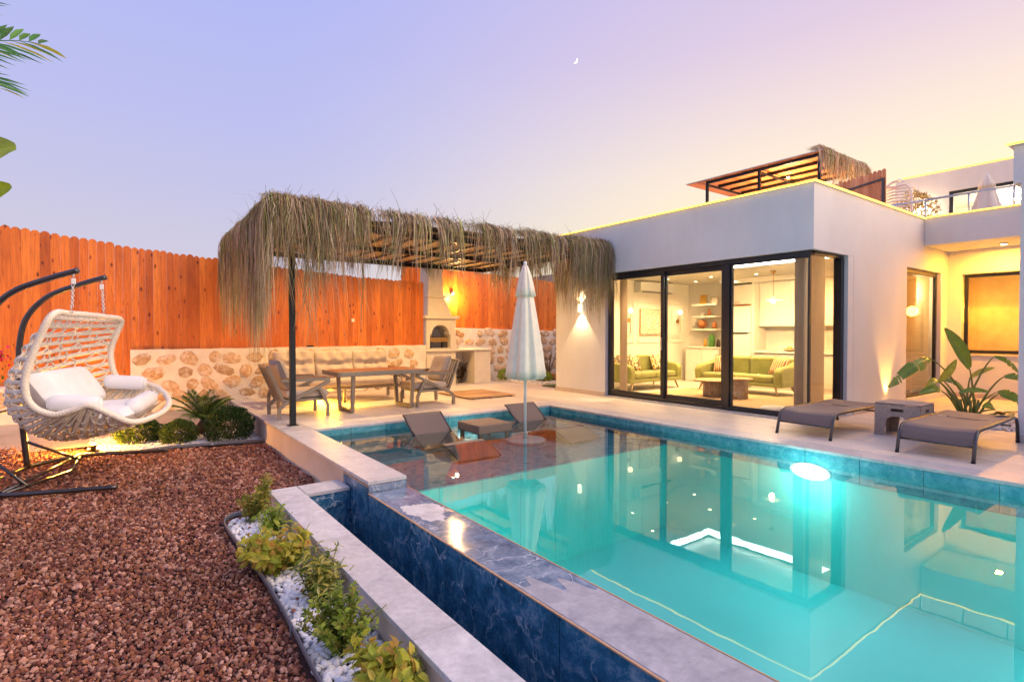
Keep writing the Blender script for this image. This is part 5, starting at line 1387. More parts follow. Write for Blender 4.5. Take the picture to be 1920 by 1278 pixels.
# chains
for s_ in (-1, 1):
    top = sp_(s_ * .41, .05, 2.10); bot = sp_(s_ * .41, .05 + .02 * s_, 1.63)
    MB().tube([top + Vector((0, 0, .0)), top - Vector((0, 0, .05))], .010, 8).build('hook', 'white_plastic', sw)
    c = top - Vector((0, 0, .10)); MB().box(c.x - .022, c.x + .022, c.y - .022, c.y + .022, c.z - .035, c.z + .035).build('spring_housing', 'white_plastic', sw, bevel=.006)
    nl = 9; z0 = c.z - .035; z1 = bot.z + .07
    for k in range(nl):
        zc_ = z0 + (z1 - z0) * (k + .5) / nl; h_ = abs(z1 - z0) / nl * .72; a_ = SWD if k % 2 else SF
        ring = [top.lerp(bot, (top.z - zc_) / (top.z - bot.z)) * 1.0 for _ in range(1)][0]
        pts = [Vector((ring.x, ring.y, zc_)) + a_ * (.014 * math.cos(g_)) + Vector((0, 0, h_ * math.sin(g_))) for g_ in [2 * math.pi * q / 10 for q in range(10)]]
        MB().tube(pts, .0042, 5, closed=True).build('chain_link', 'white_plastic', sw)
    ap = Vector((bot.x, bot.y, z1 + .01))
    MB().tube([ap, bot + SWD * .03, bot - SWD * .03], .005, 5, closed=True).build('carabiner', 'white_plastic', sw)
# cushions
def sw_cushion(label, c, wv, fv, hv, tuft=True, nm='swing_cushion'):
    t = thing(nm, label, 'cushion', tuple(c), group='white swing chair cushions')
    c, wv, fv, hv = Vector(c), Vector(wv), Vector(fv), Vector(hv); m = MB()
    def f(sg):
        def g_(u, q):
            a, d = 2 * u - 1, 2 * q - 1
            k_ = (max(0, 1 - abs(a) ** 4) * max(0, 1 - abs(d) ** 4)) ** .32
            dm = .22 * sum(math.exp(-((a - x) ** 2 + (d - y) ** 2) / .03) for x, y in ((-.45, 0), (.45, 0), (0, .4), (0, -.4))) if tuft and sg > 0 else 0
            return c + wv * a + fv * d + hv * (sg * (k_ - dm * .5))
        return g_
    m.grid(f(1), 22, 18); m.grid(f(-1), 22, 18); m.build('cover', 'cushion_white', t)
    ring = [c + wv * a + fv * d for a, d in [(-1, -1), (-.5, -1), (0, -1), (.5, -1), (1, -1), (1, 0), (1, 1), (.5, 1), (0, 1), (-.5, 1), (-1, 1), (-1, 0)]]
    MB().tube([p * .985 + c * .015 for p in ring], .006, 5, closed=True).build('seam', 'cushion_white', t)
sw_cushion('plump white back cushion in the swing chair', sp_(-.02, -.18, .70), SWD * .64, (Vector((0, 0, .23)) - SF * .15), (SF * .16 + Vector((0, 0, .08))))
sw_cushion('white seat cushion on the swing chair', sp_(0, .22, .40), SWD * .64, SF * .42 + Vector((0, 0, .02)), Vector((0, 0, .12)))
def bolster(label, a, b_, r0):
    t = thing('swing_bolster', label, 'cushion', tuple(a), group='white swing chair bolsters')
    a, b_ = Vector(a), Vector(b_); pr = [(0, .25), (.04, .75), (.12, .97), (.3, 1), (.5, .98), (.7, 1), (.88, .97), (.96, .75), (1, .25)]
    MB().tube([a.lerp(b_, q) for q, _ in pr], [r0 * k_ for _, k_ in pr], 18).build('cover', 'cushion_white', t)
    for e in (.05, .95): 
        p = a.lerp(b_, e); MB().tube([p, p + (b_ - a).normalized() * .004], r0 * .82, 16).build('seam', 'cushion_white', t)
bolster('white arm bolster on the near side of the swing chair', sp_(-.66, -.12, .60), sp_(-.63, .40, .56), .105)
bolster('white arm bolster on the far side of the swing chair', sp_(.60, .0, .74), sp_(.60, .50, .70), .095)
bolster('white front roll cushion at the lip of the swing chair', sp_(-.40, .60, .47), sp_(.40, .60, .53), .105)

# ================================================================== PLANTING
def leaves(P, D, U, L, W, cols, fold=.25, curl=.15):
    """vectorised leaf blades: 8 points, 8 triangles each"""
    n = len(P); D = D / np.linalg.norm(D, axis=1, keepdims=True); S = np.cross(D, U); S /= np.linalg.norm(S, axis=1, keepdims=True) + 1e-9; Nn = np.cross(S, D)
    L = np.broadcast_to(L, (n,))[:, None]; W = np.broadcast_to(W, (n,))[:, None]
    def pt(a, s_, h): return P + D * (L * a) + S * (W * s_) + Nn * (W * h) - Nn * (L * curl * a * a)
    V = np.stack([pt(0, 0, 0), pt(.3, .42, fold), pt(.3, -.42, fold), pt(.66, .40, fold), pt(.66, -.40, fold), pt(1, 0, 0), pt(.3, 0, 0), pt(.66, 0, 0)], 1).reshape(-1, 3)
    T = np.array([(0, 1, 6), (0, 6, 2), (6, 1, 3), (6, 3, 7), (6, 7, 4), (6, 4, 2), (7, 3, 5), (7, 5, 4)])
    F = (np.arange(n)[:, None, None] * 8 + T[None]).reshape(-1, 3)
    return V, F, np.repeat(cols, 8, 0)
def unit(r, n):
    d = r.randn(n, 3); return d / np.linalg.norm(d, axis=1, keepdims=True)
def pick(r, n, pal, jit=.25):
    pal = np.array(pal); return pal[r.randint(len(pal), size=n)] * r.uniform(1 - jit, 1 + jit, (n, 1))
BOX = [(.05, .10, .018), (.075, .14, .025), (.11, .18, .035), (.04, .075, .016), (.15, .21, .045)]
def box_ball(label, c, rx, rz, n, seed, pal=BOX, size=.026, name='boxwood_shrub', group='clipped shrubs in the white pebble bed'):
    r = np.random.RandomState(seed); t = thing(name, label, 'shrub', (c[0], c[1], c[2]), group=group)
    d = unit(r, n); d[:, 2] = np.where(d[:, 2] < -.75, -d[:, 2], d[:, 2])
    bmp = 1 + .09 * np.sin(d[:, 0] * 7 + seed) * np.sin(d[:, 1] * 6 + 2) + .07 * np.sin(d[:, 2] * 9 + d[:, 0] * 5)
    rad = bmp * (1 - .45 * r.rand(n) ** 2.2)
    P = np.array([c[0], c[1], c[2] + rz * .88])[None] + d * rad[:, None] * np.array([rx, rx, rz])[None]
    P[:, 2] = np.maximum(P[:, 2], c[2] + .01)
    D = d + .8 * unit(r, n); D[:, 2] += .35
    V, F, C_ = leaves(P, D, unit(r, n), r.uniform(.7, 1.3, n) * size, r.uniform(.5, .7, n) * size, pick(r, n, pal))
    npmesh('foliage', V, F, 'leaf', t, C_)
    m = MB()
    for k in range(5):
        g = 2 * math.pi * k / 5
        m.tube([(c[0], c[1], c[2] - .02), (c[0] + .25 * rx * math.cos(g), c[1] + .25 * rx * math.sin(g), c[2] + rz * .5), (c[0] + .6 * rx * math.cos(g), c[1] + .6 * rx * math.sin(g), c[2] + rz)], [.012, .008, .004], 6)
    m.build('stem', 'stem_brown', t)
    return t
box_ball('low wide boxwood by the swing chair lit by a garden light', (-10.42, .28, ZG), .31, .21, 4200, 1, size=.034)
box_ball('smallest boxwood ball in front of the sago palm', (-10.0, .80, ZG), .25, .19, 3200, 2, size=.034)
box_ball('largest dark boxwood ball against the terrace edge', (-9.80, 1.48, ZG), .35, .28, 5600, 3, [(.022, .06, .014), (.035, .085, .02), (.055, .11, .025), (.08, .14, .035)], .034)
# sago palm
t = thing('sago_palm', 'dark green sago palm between the boxwood balls by the wall', 'palm', (-10.65, 1.2, ZG))
MB().lathe([(.08, 0), (.10, .05), (.09, .20), (.05, .27)], 12, (-10.65, 1.2, ZG - .02)).build('trunk', 'stem_brown', t)
MB().lathe([(.30, 0), (.24, .02), (.1, .04), (.001, .045)], 20, (-10.6, 1.2, ZG - .005)).build('mulch', 'soil', t)
r = np.random.RandomState(4)
def frond(t, base, az, elev, Lf, droop, nl, ll, pal, mat='leaf', lw=.010, lift=.5, nm='frond'):
    P0 = np.array(base); h = np.array([math.cos(az), math.sin(az), 0]); pts = []
    for k in range(14):
        u = k / 13; pts.append(P0 + h * Lf * u * math.cos(elev) + np.array([0, 0, Lf * (u * math.sin(elev) - droop * u * u)]))
    pts = np.array(pts); LP = []; LD = []; LU = []; LL = []
    s_ = np.array([-h[1], h[0], 0])
    for k in range(nl):
        u = .12 + .86 * k / (nl - 1); i = min(12, int(u * 13)); f_ = u * 13 - i; p = pts[i] * (1 - f_) + pts[i + 1] * f_; tg = pts[i + 1] - pts[i]; tg = tg / np.linalg.norm(tg)
        for sg in (-1, 1):
            LP.append(p); LD.append(s_ * sg + tg * (.55 + .5 * u) + np.array([0, 0, lift * .5]) + r.randn(3) * .06); LU.append(np.array([0, 0, 1.0]) + r.randn(3) * .1); LL.append(ll * math.sin(math.pi * (.12 + .8 * u)) ** .6)
    V, F, C_ = leaves(np.array(LP), np.array(LD), np.array(LU), np.array(LL), lw, pick(r, len(LP), pal, .2), .15, .12)
    rm = MB(); rm.tube([tuple(p) for p in pts], [.007 * (1 - .7 * k / 13) for k in range(14)], 5); rv = np.array(rm.v)
    rf = []
    for f in rm.f:
        for k in range(1, len(f) - 1): rf.append((f[0], f[k], f[k + 1]))
    V2 = np.concatenate([V, rv]); F2 = np.concatenate([F, np.array(rf) + len(V)]); C2 = np.concatenate([C_, np.tile(np.array(pal[0])[None], (len(rv), 1))])
    return npmesh(nm, V2, F2, mat, t, C2, kind=None)
for k in range(22):
    frond(t, (-10.65, 1.2, ZG + .24), 2 * math.pi * k / 22 * 1.618 * 2, R(30 + 48 * ((k * 7) % 10) / 10), .66 + .12 * r.rand(), .22 + .18 * r.rand(), 30, .16, [(.12, .23, .05), (.16, .28, .06), (.08, .16, .035)], 'leaf', .018)
# leafy bed plants
def leafy(name, label, c, stems, hgt, spread, per, ll, lw, pal, seed, lean=(0, 0), curl=.2, stem_mat='stem_green', fold=.25, group='shrubs along the pebble strip', tip=1.0):
    r = np.random.RandomState(seed); t = thing(name, label, 'shrub', (c[0], c[1], c[2]), group=group)
    m = MB(); LP = []; LD = []; LU = []; LS = []
    for k in range(stems):
        az = r.rand() * 6.28; sp = spread * r.rand() ** .6; hh = hgt * r.uniform(.55, 1.05) * (1 - .3 * sp / max(spread, .01))
        e = np.array([sp * math.cos(az) + lean[0] * hh, sp * math.sin(az) + lean[1] * hh, hh]); b0 = np.array([c[0] + r.randn() * .025, c[1] + r.randn() * .025, c[2] - .01])
        mid = b0 + e * np.array([.35, .35, .55]); top = b0 + e
        pts = [b0 * (1 - u) ** 2 + 2 * mid * u * (1 - u) + top * u * u for u in np.linspace(0, 1, 7)]
        m.tube([tuple(p) for p in pts], [.0045 * (1 - .6 * q / 6) + .001 for q in range(7)], 5)
        for q in range(per):
            u = .22 + .78 * (q + r.rand() * .6) / per; u = min(u, 1); p = b0 * (1 - u) ** 2 + 2 * mid * u * (1 - u) + top * u * u
            tg = (top - mid) * u + (mid - b0) * (1 - u); tg /= np.linalg.norm(tg) + 1e-9
            a2 = q * 2.4 + r.rand(); s1 = np.cross(tg, [1, .3, .2]); s1 /= np.linalg.norm(s1); s2 = np.cross(tg, s1)
            for w_ in (0, math.pi):
                o = s1 * math.cos(a2 + w_) + s2 * math.sin(a2 + w_)
                LP.append(p + o * .004); LD.append(o + tg * r.uniform(.3, 1.0) + r.randn(3) * .18); LU.append(tg + r.randn(3) * .3); LS.append(r.uniform(.65, 1.15) * (1 - .35 * u * (1 - tip)))
    ok = [i for i in range(len(LP)) if not (LP[i][1] > 1.15 and LP[i][2] < -.06 and c[2] < -.3)]
    LP = [LP[i] for i in ok]; LD = [LD[i] for i in ok]; LU = [LU[i] for i in ok]; LS = [LS[i] for i in ok]
    n = len(LP); LS = np.array(LS)
    V, F, C_ = leaves(np.array(LP), np.array(LD), np.array(LU), ll * LS, lw * LS, pick(r, n, pal, .22), fold, curl)
    npmesh('foliage', V, F, 'leaf_bright' if c[2] < -.3 else 'leaf', t, C_); m.build('stems', stem_mat, t)
    return t
GRN = [(.10, .17, .02), (.16, .22, .03), (.07, .12, .015), (.22, .26, .04)]; GOLD = [(.64, .62, .09), (.55, .58, .08), (.68, .60, .11), (.44, .52, .07), (.60, .38, .09)]; LIM = [(.42, .54, .08), (.34, .48, .06), (.50, .56, .11), (.22, .34, .04)]
VAR = [(.60, .55, .14), (.64, .60, .22), (.16, .24, .04), (.12, .19, .03), (.52, .46, .08)]
zp = -.372
leafy('euonymus_shrub', 'upright yellow-green shrub at the far end of the pebble strip', (-5.42, 1.0, zp), 18, .52, .17, 16, .055, .022, [(.32, .36, .06), (.42, .40, .07), (.17, .23, .035), (.48, .38, .08)], 11, (.05, .22))
leafy('privet_shrub', 'small bright green shrub second from the far end of the pebble strip', (-4.98, 1.09, zp), 18, .34, .17, 11, .048, .024, LIM, 12)
leafy('nandina_shrub', 'golden broad-leaved shrub spilling over the pebble edging', (-4.22, .98, zp), 46, .40, .30, 8, .080, .046, GOLD, 13, (-.05, -.12), .25, tip=1.0)
leafy('euonymus_shrub', 'variegated upright shrub in the middle of the pebble strip', (-3.56, 1.05, zp), 26, .48, .18, 15, .062, .021, VAR, 14, (.0, .05), .3)
leafy('privet_shrub', 'light green small-leaved shrub near the front of the pebble strip', (-2.93, .99, zp), 46, .43, .23, 16, .034, .024, LIM + GRN[:1] + [(.34, .33, .06)], 15)
leafy('nandina_shrub', 'golden shrub in the front corner of the pebble strip', (-2.42, 1.02, zp), 34, .34, .24, 8, .078, .047, GOLD + [(.30, .36, .05)], 16, (.0, .0), .3)

# ---- white pebble strip, edging, lava gravel
ICO_V = None
def ico(sub):
    import bmesh
    bm = bmesh.new(); bmesh.ops.create_icosphere(bm, subdivisions=sub, radius=1.0); bm.verts.ensure_lookup_table()
    V = np.array([v_.co[:] for v_ in bm.verts]); F = np.array([[q.index for q in f.verts] for f in bm.faces]); bm.free(); return V, F
def rotm(r, n):
    q = r.randn(n, 4); q /= np.linalg.norm(q, axis=1, keepdims=True); w, x, y, z = q.T
    return np.stack([np.stack([1 - 2 * (y * y + z * z), 2 * (x * y - w * z), 2 * (x * z + w * y)], 1), np.stack([2 * (x * y + w * z), 1 - 2 * (x * x + z * z), 2 * (y * z - w * x)], 1), np.stack([2 * (x * z - w * y), 2 * (y * z + w * x), 1 - 2 * (x * x + y * y)], 1)], 1)
def pebbles(name, XY, z, size, cols, mat, seed, sub=1, flat=.6, rough=.25, smooth=False, spin=True, label=None, keep=None):
    r = np.random.RandomState(seed); n = len(XY); BV, BF = ico(sub); nv = len(BV)
    sc = np.stack([r.uniform(.75, 1.25, n), r.uniform(.6, 1.0, n), r.uniform(.5, .9, n) * flat / .6], 1) * size[:, None]
    loc = BV[None] * (1 + rough * r.uniform(-1, 1, (n, nv, 1))) * sc[:, None]
    if spin: M = rotm(r, n)
    else:
        a = r.rand(n) * 6.28; ti = r.randn(n, 2) * .25; c, s_ = np.cos(a), np.sin(a); o = np.zeros(n); i = np.ones(n)
        M = np.stack([np.stack([c, -s_, ti[:, 0]], 1), np.stack([s_, c, ti[:, 1]], 1), np.stack([-ti[:, 0], -ti[:, 1], i], 1)], 1)
    V = np.einsum('nij,nvj->nvi', M, loc) + np.concatenate([XY, z[:, None]], 1)[:, None]
    F = (np.arange(n)[:, None, None] * nv + BF[None]).reshape(-1, 3)
    o = npmesh(name, V.reshape(-1, 3), F, mat, None, np.repeat(cols, nv, 0), smooth)
    if label: o['label'] = label
    return o
def jgrid(r, x0, x1, y0, y1, s_):
    gx, gy = np.meshgrid(np.arange(x0, x1, s_), np.arange(y0, y1, s_)); P = np.stack([gx.ravel(), gy.ravel()], 1); return P + r.uniform(-.5, .5, P.shape) * s_
EDGE = [(-5.50, 1.20), (-5.60, 1.10), (-5.66, .98), (-5.655, .88), (-5.56, .80), (-5.35, .775), (-4.9, .79), (-4.3, .815), (-3.7, .825), (-3.2, .815), (-2.75, .80), (-2.0, .79), (.5, .79)]
ES = smooth([Vector((a, b_, 0)) for a, b_ in EDGE], 5); EX = np.array([p.x for p in ES]); EYv = np.array([p.y for p in ES])
low = [(p.x, p.y) for p in ES if p.y < .95]
def in_strip(P):
    yl = np.interp(P[:, 0], [a for a, _ in low][::1], [b_ for _, b_ in low]); return (P[:, 0] > -5.62) & (P[:, 1] > yl + .032 + .35 * np.clip(-5.5 - P[:, 0], 0, 1)) & (P[:, 1] < 1.205)
e = MB(); Lf = [Vector((p.x, p.y, -.325)) for p in ES]
e.tube(Lf, .028, 6, flat=.18); t = thing('edging', 'grey metal lawn edging curving round the pebble strip', 'edging', (-4, .8, -.37)); e.build('band', 'edging', t)
for k in (8, 20, 32, 44): 
    if k < len(ES): MB().tube([(ES[k].x, ES[k].y - .008, -.42), (ES[k].x, ES[k].y - .008, -.31)], .005, 6).build('stake', 'edging', t)
r = np.random.RandomState(21)
P = jgrid(r, -5.7, .2, .77, 1.21, .036); P = P[in_strip(P)]
wcol = pick(r, len(P), [(.84, .85, .88), (.88, .88, .88), (.76, .78, .82), (.86, .82, .80), (.80, .80, .81)], .08)
pebbles('white_pebbles', P, -.362 + .010 * r.rand(len(P)), r.uniform(.018, .030, len(P)), wcol, 'pebble', 22, 2, .62, .05, True, False, 'white pebbles covering the strip beside the overflow channel')
P = jgrid(r, -5.7, .2, .77, 1.21, .05); P = P[in_strip(P)]
pebbles('white_pebbles', P, -.385 + .005 * r.rand(len(P)), r.uniform(.024, .034, len(P)), pick(r, len(P), [(.60, .61, .66)], .1), 'pebble', 23, 1, .6, .05, True, False, 'lower layer of the white pebble strip')
# bed by the wall
bedp = MB(); 
def in_bed(P):
    xe = np.interp(P[:, 1], [-.35, -.1, .07, .73, 1.3, 1.9], [-10.3, -9.62, -9.50, -9.66, -9.55, -9.38]); return (P[:, 0] < xe - .015) & (P[:, 1] < 1.90) & (P[:, 1] > -.35) & (P[:, 0] > -11.5 + .0 * P[:, 1])
P = jgrid(r, -12.0, -9.3, -.35, 1.92, .045); P = P[in_bed(P)]
pebbles('white_pebbles', P, ZG + .012 + .012 * r.rand(len(P)), r.uniform(.022, .036, len(P)), pick(r, len(P), [(.74, .74, .77), (.80, .79, .80), (.66, .66, .70), (.76, .71, .66)], .08), 'pebble', 24, 1, .62, .08, True, False, 'white pebbles round the boxwood balls by the wall')
t = thing('edging', 'dark edging between the white pebbles and the lava gravel', 'edging', (-9.6, .9, ZG))
MB().tube([(-10.3, -.35, ZG + .02), (-9.62, -.1, ZG + .02), (-9.50, .07, ZG + .02), (-9.60, .4, ZG + .02), (-9.66, .73, ZG + .02), (-9.55, 1.3, ZG + .02), (-9.38, 1.9, ZG + .02)], .03, 6, flat=.2).build('band', 'edging', t)
MB().tube([(-9.66, .73, ZG - .05), (-9.66, .73, ZG + .05)], .005, 6).build('stake', 'edging', t)
m = MB(); m.grid(lambda u, q: (-12.4 + 1.9 * u, -4.5 + 6.4 * q, ZG + .015 + .22 * (1 - u) ** 2 + .02 * math.sin(q * 37) * (1 - u)), 12, 40); tag(m.build('sandy_bank', 'sand', fix=False), kind='structure')
# lava
fwx, fwy, rtx, rty = -.8065, .591, .591, .8065
def vis(P, mg=260):
    d = P[:, 0] * fwx + P[:, 1] * fwy; x = 960 + 1014 * (P[:, 0] * rtx + P[:, 1] * rty) / np.maximum(d, .1); y = 623 + 1014 * 1.76 / np.maximum(d, .1)
    return (d > .8) & (x > -mg - 200) & (x < 2200) & (y < 1278 + mg)
LAV = [(.33, .15, .105), (.23, .085, .064), (.42, .225, .175), (.14, .055, .046), (.30, .125, .07), (.50, .29, .24), (.20, .085, .075)]
PP = []; ZZ = []; SS = []
def dist(P): return np.hypot(P[:, 0], P[:, 1])
for s_, d0, d1 in ((.0215, 0, 4.6), (.026, 4.6, 7.0), (.034, 7.0, 12)):
    P = jgrid(r, -11.2, 1.0, -4.5, 1.93, s_); dd = dist(P); P = P[(dd >= d0) & (dd < d1)]; P = P[vis(P)]
    yl = np.interp(P[:, 0], [a for a, _ in low], [b_ for _, b_ in low]); yl = np.where(P[:, 0] < -5.655, 1.205 + .7 * (P[:, 0] < -5.69), yl)
    P = P[(P[:, 1] < yl - .012)]; P = P[~in_bed(P)]; P = P[~((P[:, 0] < -9.5) & (P[:, 1] > -.2) & (P[:, 0] < -9.45))] if False else P
    P = P[~((P[:, 0] < -10.4) & (P[:, 1] > -.4))]
    PP.append(P); n = len(P); SS.append((.34 + .62 * r.rand(n) ** 1.5) * s_); ZZ.append(np.array([gz(a, b_) for a, b_ in P]) + r.uniform(-.004, .012, n))
P = np.concatenate(PP); S_ = np.concatenate(SS); Z_ = np.concatenate(ZZ)
patch = .82 + .28 * (np.sin(P[:, 0] * 2.1 + 1) * np.sin(P[:, 1] * 3.3) * .5 + .5)
pebbles('lava_gravel', P, Z_, S_, pick(r, len(P), LAV, .28) * np.array([1.0, .96, .86]) * patch[:, None], 'lava', 30, 1, .75, .28, False, True, 'reddish brown crushed lava gravel covering the garden')
# few lava bits strayed into the white pebbles
P = np.stack([r.uniform(-5.6, -3.2, 26), r.uniform(.82, 1.15, 26)], 1)
pebbles('lava_gravel', P, np.full(26, -.335), r.uniform(.010, .018, 26), pick(r, 26, LAV[:2], .2), 'lava', 31, 1, .7, .25, False, True, 'stray lava chips lying on the white pebbles')
# garden light by the shrubs
t = thing('garden_light', 'lit garden light by the low boxwood under the swing chair', 'lamp', (-9.95, -.28, ZG))
MB().lathe([(.035, 0), (.035, .09), (.05, .10), (.05, .12), (.04, .125)], 14, (-9.95, -.28, ZG)).build('body', 'black_metal', t); MB().lathe([(.034, 0), (.034, .004)], 14, (-9.95, -.28, ZG + .124)).build('lens', 'lamp_orange', t)
lamp('POINT', 'glow', (-9.98, -.36, ZG + .30), 150, (1, .42, .04), t, .03)

# ---- big-leaved plants
def blade(t, p0, p1, w, pal, seed, up=(0, 0, 1), sag=.12, splits=0, nm='leaf', mat='leaf_glossy', fold=.22):
    r = np.random.RandomState(seed); p0, p1 = np.array(p0, float), np.array(p1, float); d = p1 - p0; L_ = np.linalg.norm(d); dn = d / L_; U = np.array(up, float); S_ = np.cross(dn, U); S_ /= np.linalg.norm(S_) + 1e-9; Nn = np.cross(S_, dn)
    n = 22; V = []; C_ = []; F = []
    cuts = {int(q): 1 for q in r.choice(np.arange(4, n - 2), splits, replace=False)} if splits else {}
    col = np.array(pal)
    for sg in (-1, 1):
        seg = 0
        prev = None
        for k in range(n + 1):
            u = k / n; c = p0 + d * u + Nn * (L_ * sag * (4 * u * (1 - u)) * .6) - np.array([0, 0, 1]) * L_ * sag * u * u
            ww = w * (math.sin(math.pi * min(1, u * .93 + .05)) ** .65) * (1 - .15 * u)
            dr = r.randn() * .012
            e = c + S_ * sg * ww + Nn * ww * fold - np.array([0, 0, 1]) * ww * (.25 + .25 * (seg % 3)) * (1 if splits else .1) + Nn * dr * w
            mid_ = c + S_ * sg * ww * .5 + Nn * ww * fold * .75
            row = len(V); V += [c, mid_, e]; cc = col[seg % len(col)] * (1 + .06 * r.randn()); C_ += [cc * 1.15, cc, cc * .92]
            if prev is not None:
                F += [(prev, prev + 1, row + 1, row), (prev + 1, prev + 2, row + 2, row + 1)]
            prev = row
            if k in cuts:
                seg += 1; gap = dn * w * .16; row2 = len(V); V += [c, mid_ + gap * .5 - np.array([0, 0, .012]), e + gap - np.array([0, 0, .05 * r.rand()])]; C_ += [cc, cc, cc]; prev = row2
    return npmesh(nm, np.array(V), np.array(F), mat, t, np.clip(np.array(C_), 0, 1), True, kind=None)
bb = np.array([-2.62, 10.85, 0.0]); RT = np.array([.591, .8065, 0]); FW = np.array([-.8065, .591, 0])
bp = thing('strelitzia', 'large bird-of-paradise plant with arching leaves behind the right lounger', 'plant', tuple(bb))
def bpx(x, y, dz=0.0):
    d0 = 8.52; return bb + RT * ((x - 1815) / 1014 * (d0 + dz)) + FW * dz + np.array([0, 0, 1.4 - (y - 623) / 1014 * (d0 + dz)]) + RT * (0.0)
SG = [(.18, .30, .04), (.24, .36, .05), (.30, .40, .07)]; SY = [(.42, .46, .07), (.36, .45, .07), (.50, .46, .09)]
bl = [((1817, 690), (1757, 610), .125, 0, SG, .0, .05), ((1750, 716), (1769, 668), .075, 0, SY, -.1, .1), ((1752, 671), (1662, 706), .10, 5, SG, .1, .2), ((1734, 733), (1678, 727), .07, 0, SG, -.3, .2),
      ((1878, 668), (1913, 690), .07, 2, SG, .15, .2), ((1872, 706), (1925, 716), .09, 4, SG, -.1, .3), ((1848, 738), (1922, 778), .13, 6, SG, -.25, .25), ((1812, 768), (1775, 756), .08, 0, SG, -.5, .15),
      ((1838, 708), (1872, 682), .045, 0, SY, .2, .15), ((1866, 772), (1882, 757), .09, 0, SY, -.45, .1), ((1762, 736), (1806, 728), .05, 0, SG, -.35, .15), ((1776, 712), (1742, 722), .06, 0, SY, .2, .2), ((1790, 712), (1822, 722), .06, 2, SG, .25, .3), ((1890, 735), (1935, 752), .10, 4, SG, .2, .3)]
for i, (a, c, w, sp2, pal, dz, sag) in enumerate(bl):
    A, C2 = bpx(*a, dz), bpx(*c, dz - .12); 
    blade(bp, A, C2, w, pal, 40 + i, (FW * -1 + np.array([0, 0, .9 if i not in (0, 1) else .15])), sag, sp2)
    r_ = random.Random(i); b0 = bb + np.array([r_.uniform(-.12, .12), r_.uniform(-.12, .12), .0]); mid = b0 * .45 + A * .55; mid[2] = max(mid[2], A[2] * .82) if i not in (7, 9) else A[2] * .9
    pts = [b0 * (1 - u) ** 2 + 2 * mid * u * (1 - u) + A * u * u for u in np.linspace(0, 1, 10)]
    MB().tube([tuple(p) for p in pts], [.020 * (1 - .6 * k / 9) for k in range(10)], 7).build('stalk', 'stem_green', bp)
for k in range(6):
    g = 2 * math.pi * k / 6; MB().tube([tuple(bb + np.array([.08 * math.cos(g), .08 * math.sin(g), 0])), tuple(bb + np.array([.13 * math.cos(g), .13 * math.sin(g), .35]))], [.03, .015], 7).build('sheath', 'stem_green', bp)
P = jgrid(r, -3.4, .5, 10.2, 11.6, .06)
pebbles('white_pebbles', P, .0 + .012 * r.rand(len(P)), r.uniform(.025, .038, len(P)), pick(r, len(P), [(.74, .72, .70), (.80, .78, .76), (.66, .62, .58)], .08), 'pebble', 33, 1, .62, .08, True, False, 'pale pebbles round the bird-of-paradise plant')
# palm and banana leaning in at the left edge
def cpt(x, y, d): return np.array([0, 0, 1.4]) + RT * ((x - 960) / 1014 * d) + FW * d + np.array([0, 0, -(y - 623) / 1014 * d])
PAL = [(.12, .32, .10), (.18, .42, .11), (.10, .26, .10), (.60, .56, .07)]
tb = cpt(-175, 262, 4.3); t = thing('palm_tree', 'palm fronds reaching in at the top left corner', 'palm', (tb[0], tb[1], ZG))
MB().tube([(tb[0], tb[1], ZG), (tb[0] + .03, tb[1], 1.2), tuple(tb + np.array([0, 0, .55]))], [.11, .09, .08], 12).build('trunk', 'stem_brown', t)
tops = tb + np.array([0, 0, .5]); axr = math.atan2(RT[1], RT[0])
for k, (da, el, Lf_, dr_) in enumerate(((0, R(62), 1.25, .30), (.25, R(42), 1.25, .38), (-.3, R(30), 1.2, .42), (.1, R(78), 1.5, .30), (1.6, R(40), 1.1, .4), (3.0, R(40), 1.1, .4), (4.4, R(40), 1.1, .4))):
    frond(t, tuple(tops), axr + da, el, Lf_, dr_, 13, .42, PAL, 'leaf_bright', .050, .0)
bt = cpt(-130, 480, 4.0); t = thing('banana_plant', 'bright green banana leaves at the left edge below the palm', 'plant', (bt[0], bt[1], ZG))
MB().tube([(bt[0], bt[1], ZG), (bt[0], bt[1], 1.0), tuple(bt)], [.07, .06, .04], 12).build('stem', 'stem_green', t)
for i, (a, c, w, s_) in enumerate((((-140, 330), (36, 262), .20, 0), ((-120, 420), (26, 338), .17, 0), ((-150, 420), (-260, 260), .16, 3), ((-150, 430), (-300, 400), .15, 3))):
    A, C2 = cpt(*a, 4.0), cpt(*c, 4.0 + .1 * i); blade(t, A, C2, w, [(.26, .36, .03), (.30, .40, .04)], 70 + i, (-FW + np.array([0, 0, .3])), .08, s_)
    MB().tube([tuple(bt), tuple((bt + A) / 2 + np.array([0, 0, .03])), tuple(A)], [.03, .02, .012], 7).build('stalk', 'stem_green', t)
bo = cpt(-14, 668, 8.0); t = thing('bougainvillea', 'pink bougainvillea sprig at the left edge behind the swing', 'plant', (bo[0], bo[1], ZG))
MB().tube([(bo[0] - .1, bo[1] - .1, ZG), (bo[0] - .12, bo[1] - .06, .5), tuple(bo)], [.015, .01, .005], 7).build('stem', 'stem_brown', t)
r2 = np.random.RandomState(9); n = 70
V, F, C_ = leaves(bo[None] + r2.randn(n, 3) * np.array([.07, .07, .06]), unit(r2, n), unit(r2, n), .055, .05, pick(r2, n, [(.55, .02, .10), (.65, .03, .16), (.45, .015, .08)], .2)); npmesh('bracts', V, F, 'leaf', t, C_)
n = 60
V, F, C_ = leaves(bo[None] + r2.randn(n, 3) * np.array([.10, .10, .16]) - np.array([0, 0, .2]), unit(r2, n), unit(r2, n), .05, .03, pick(r2, n, GRN, .2)); npmesh('leaves', V, F, 'leaf', t, C_)

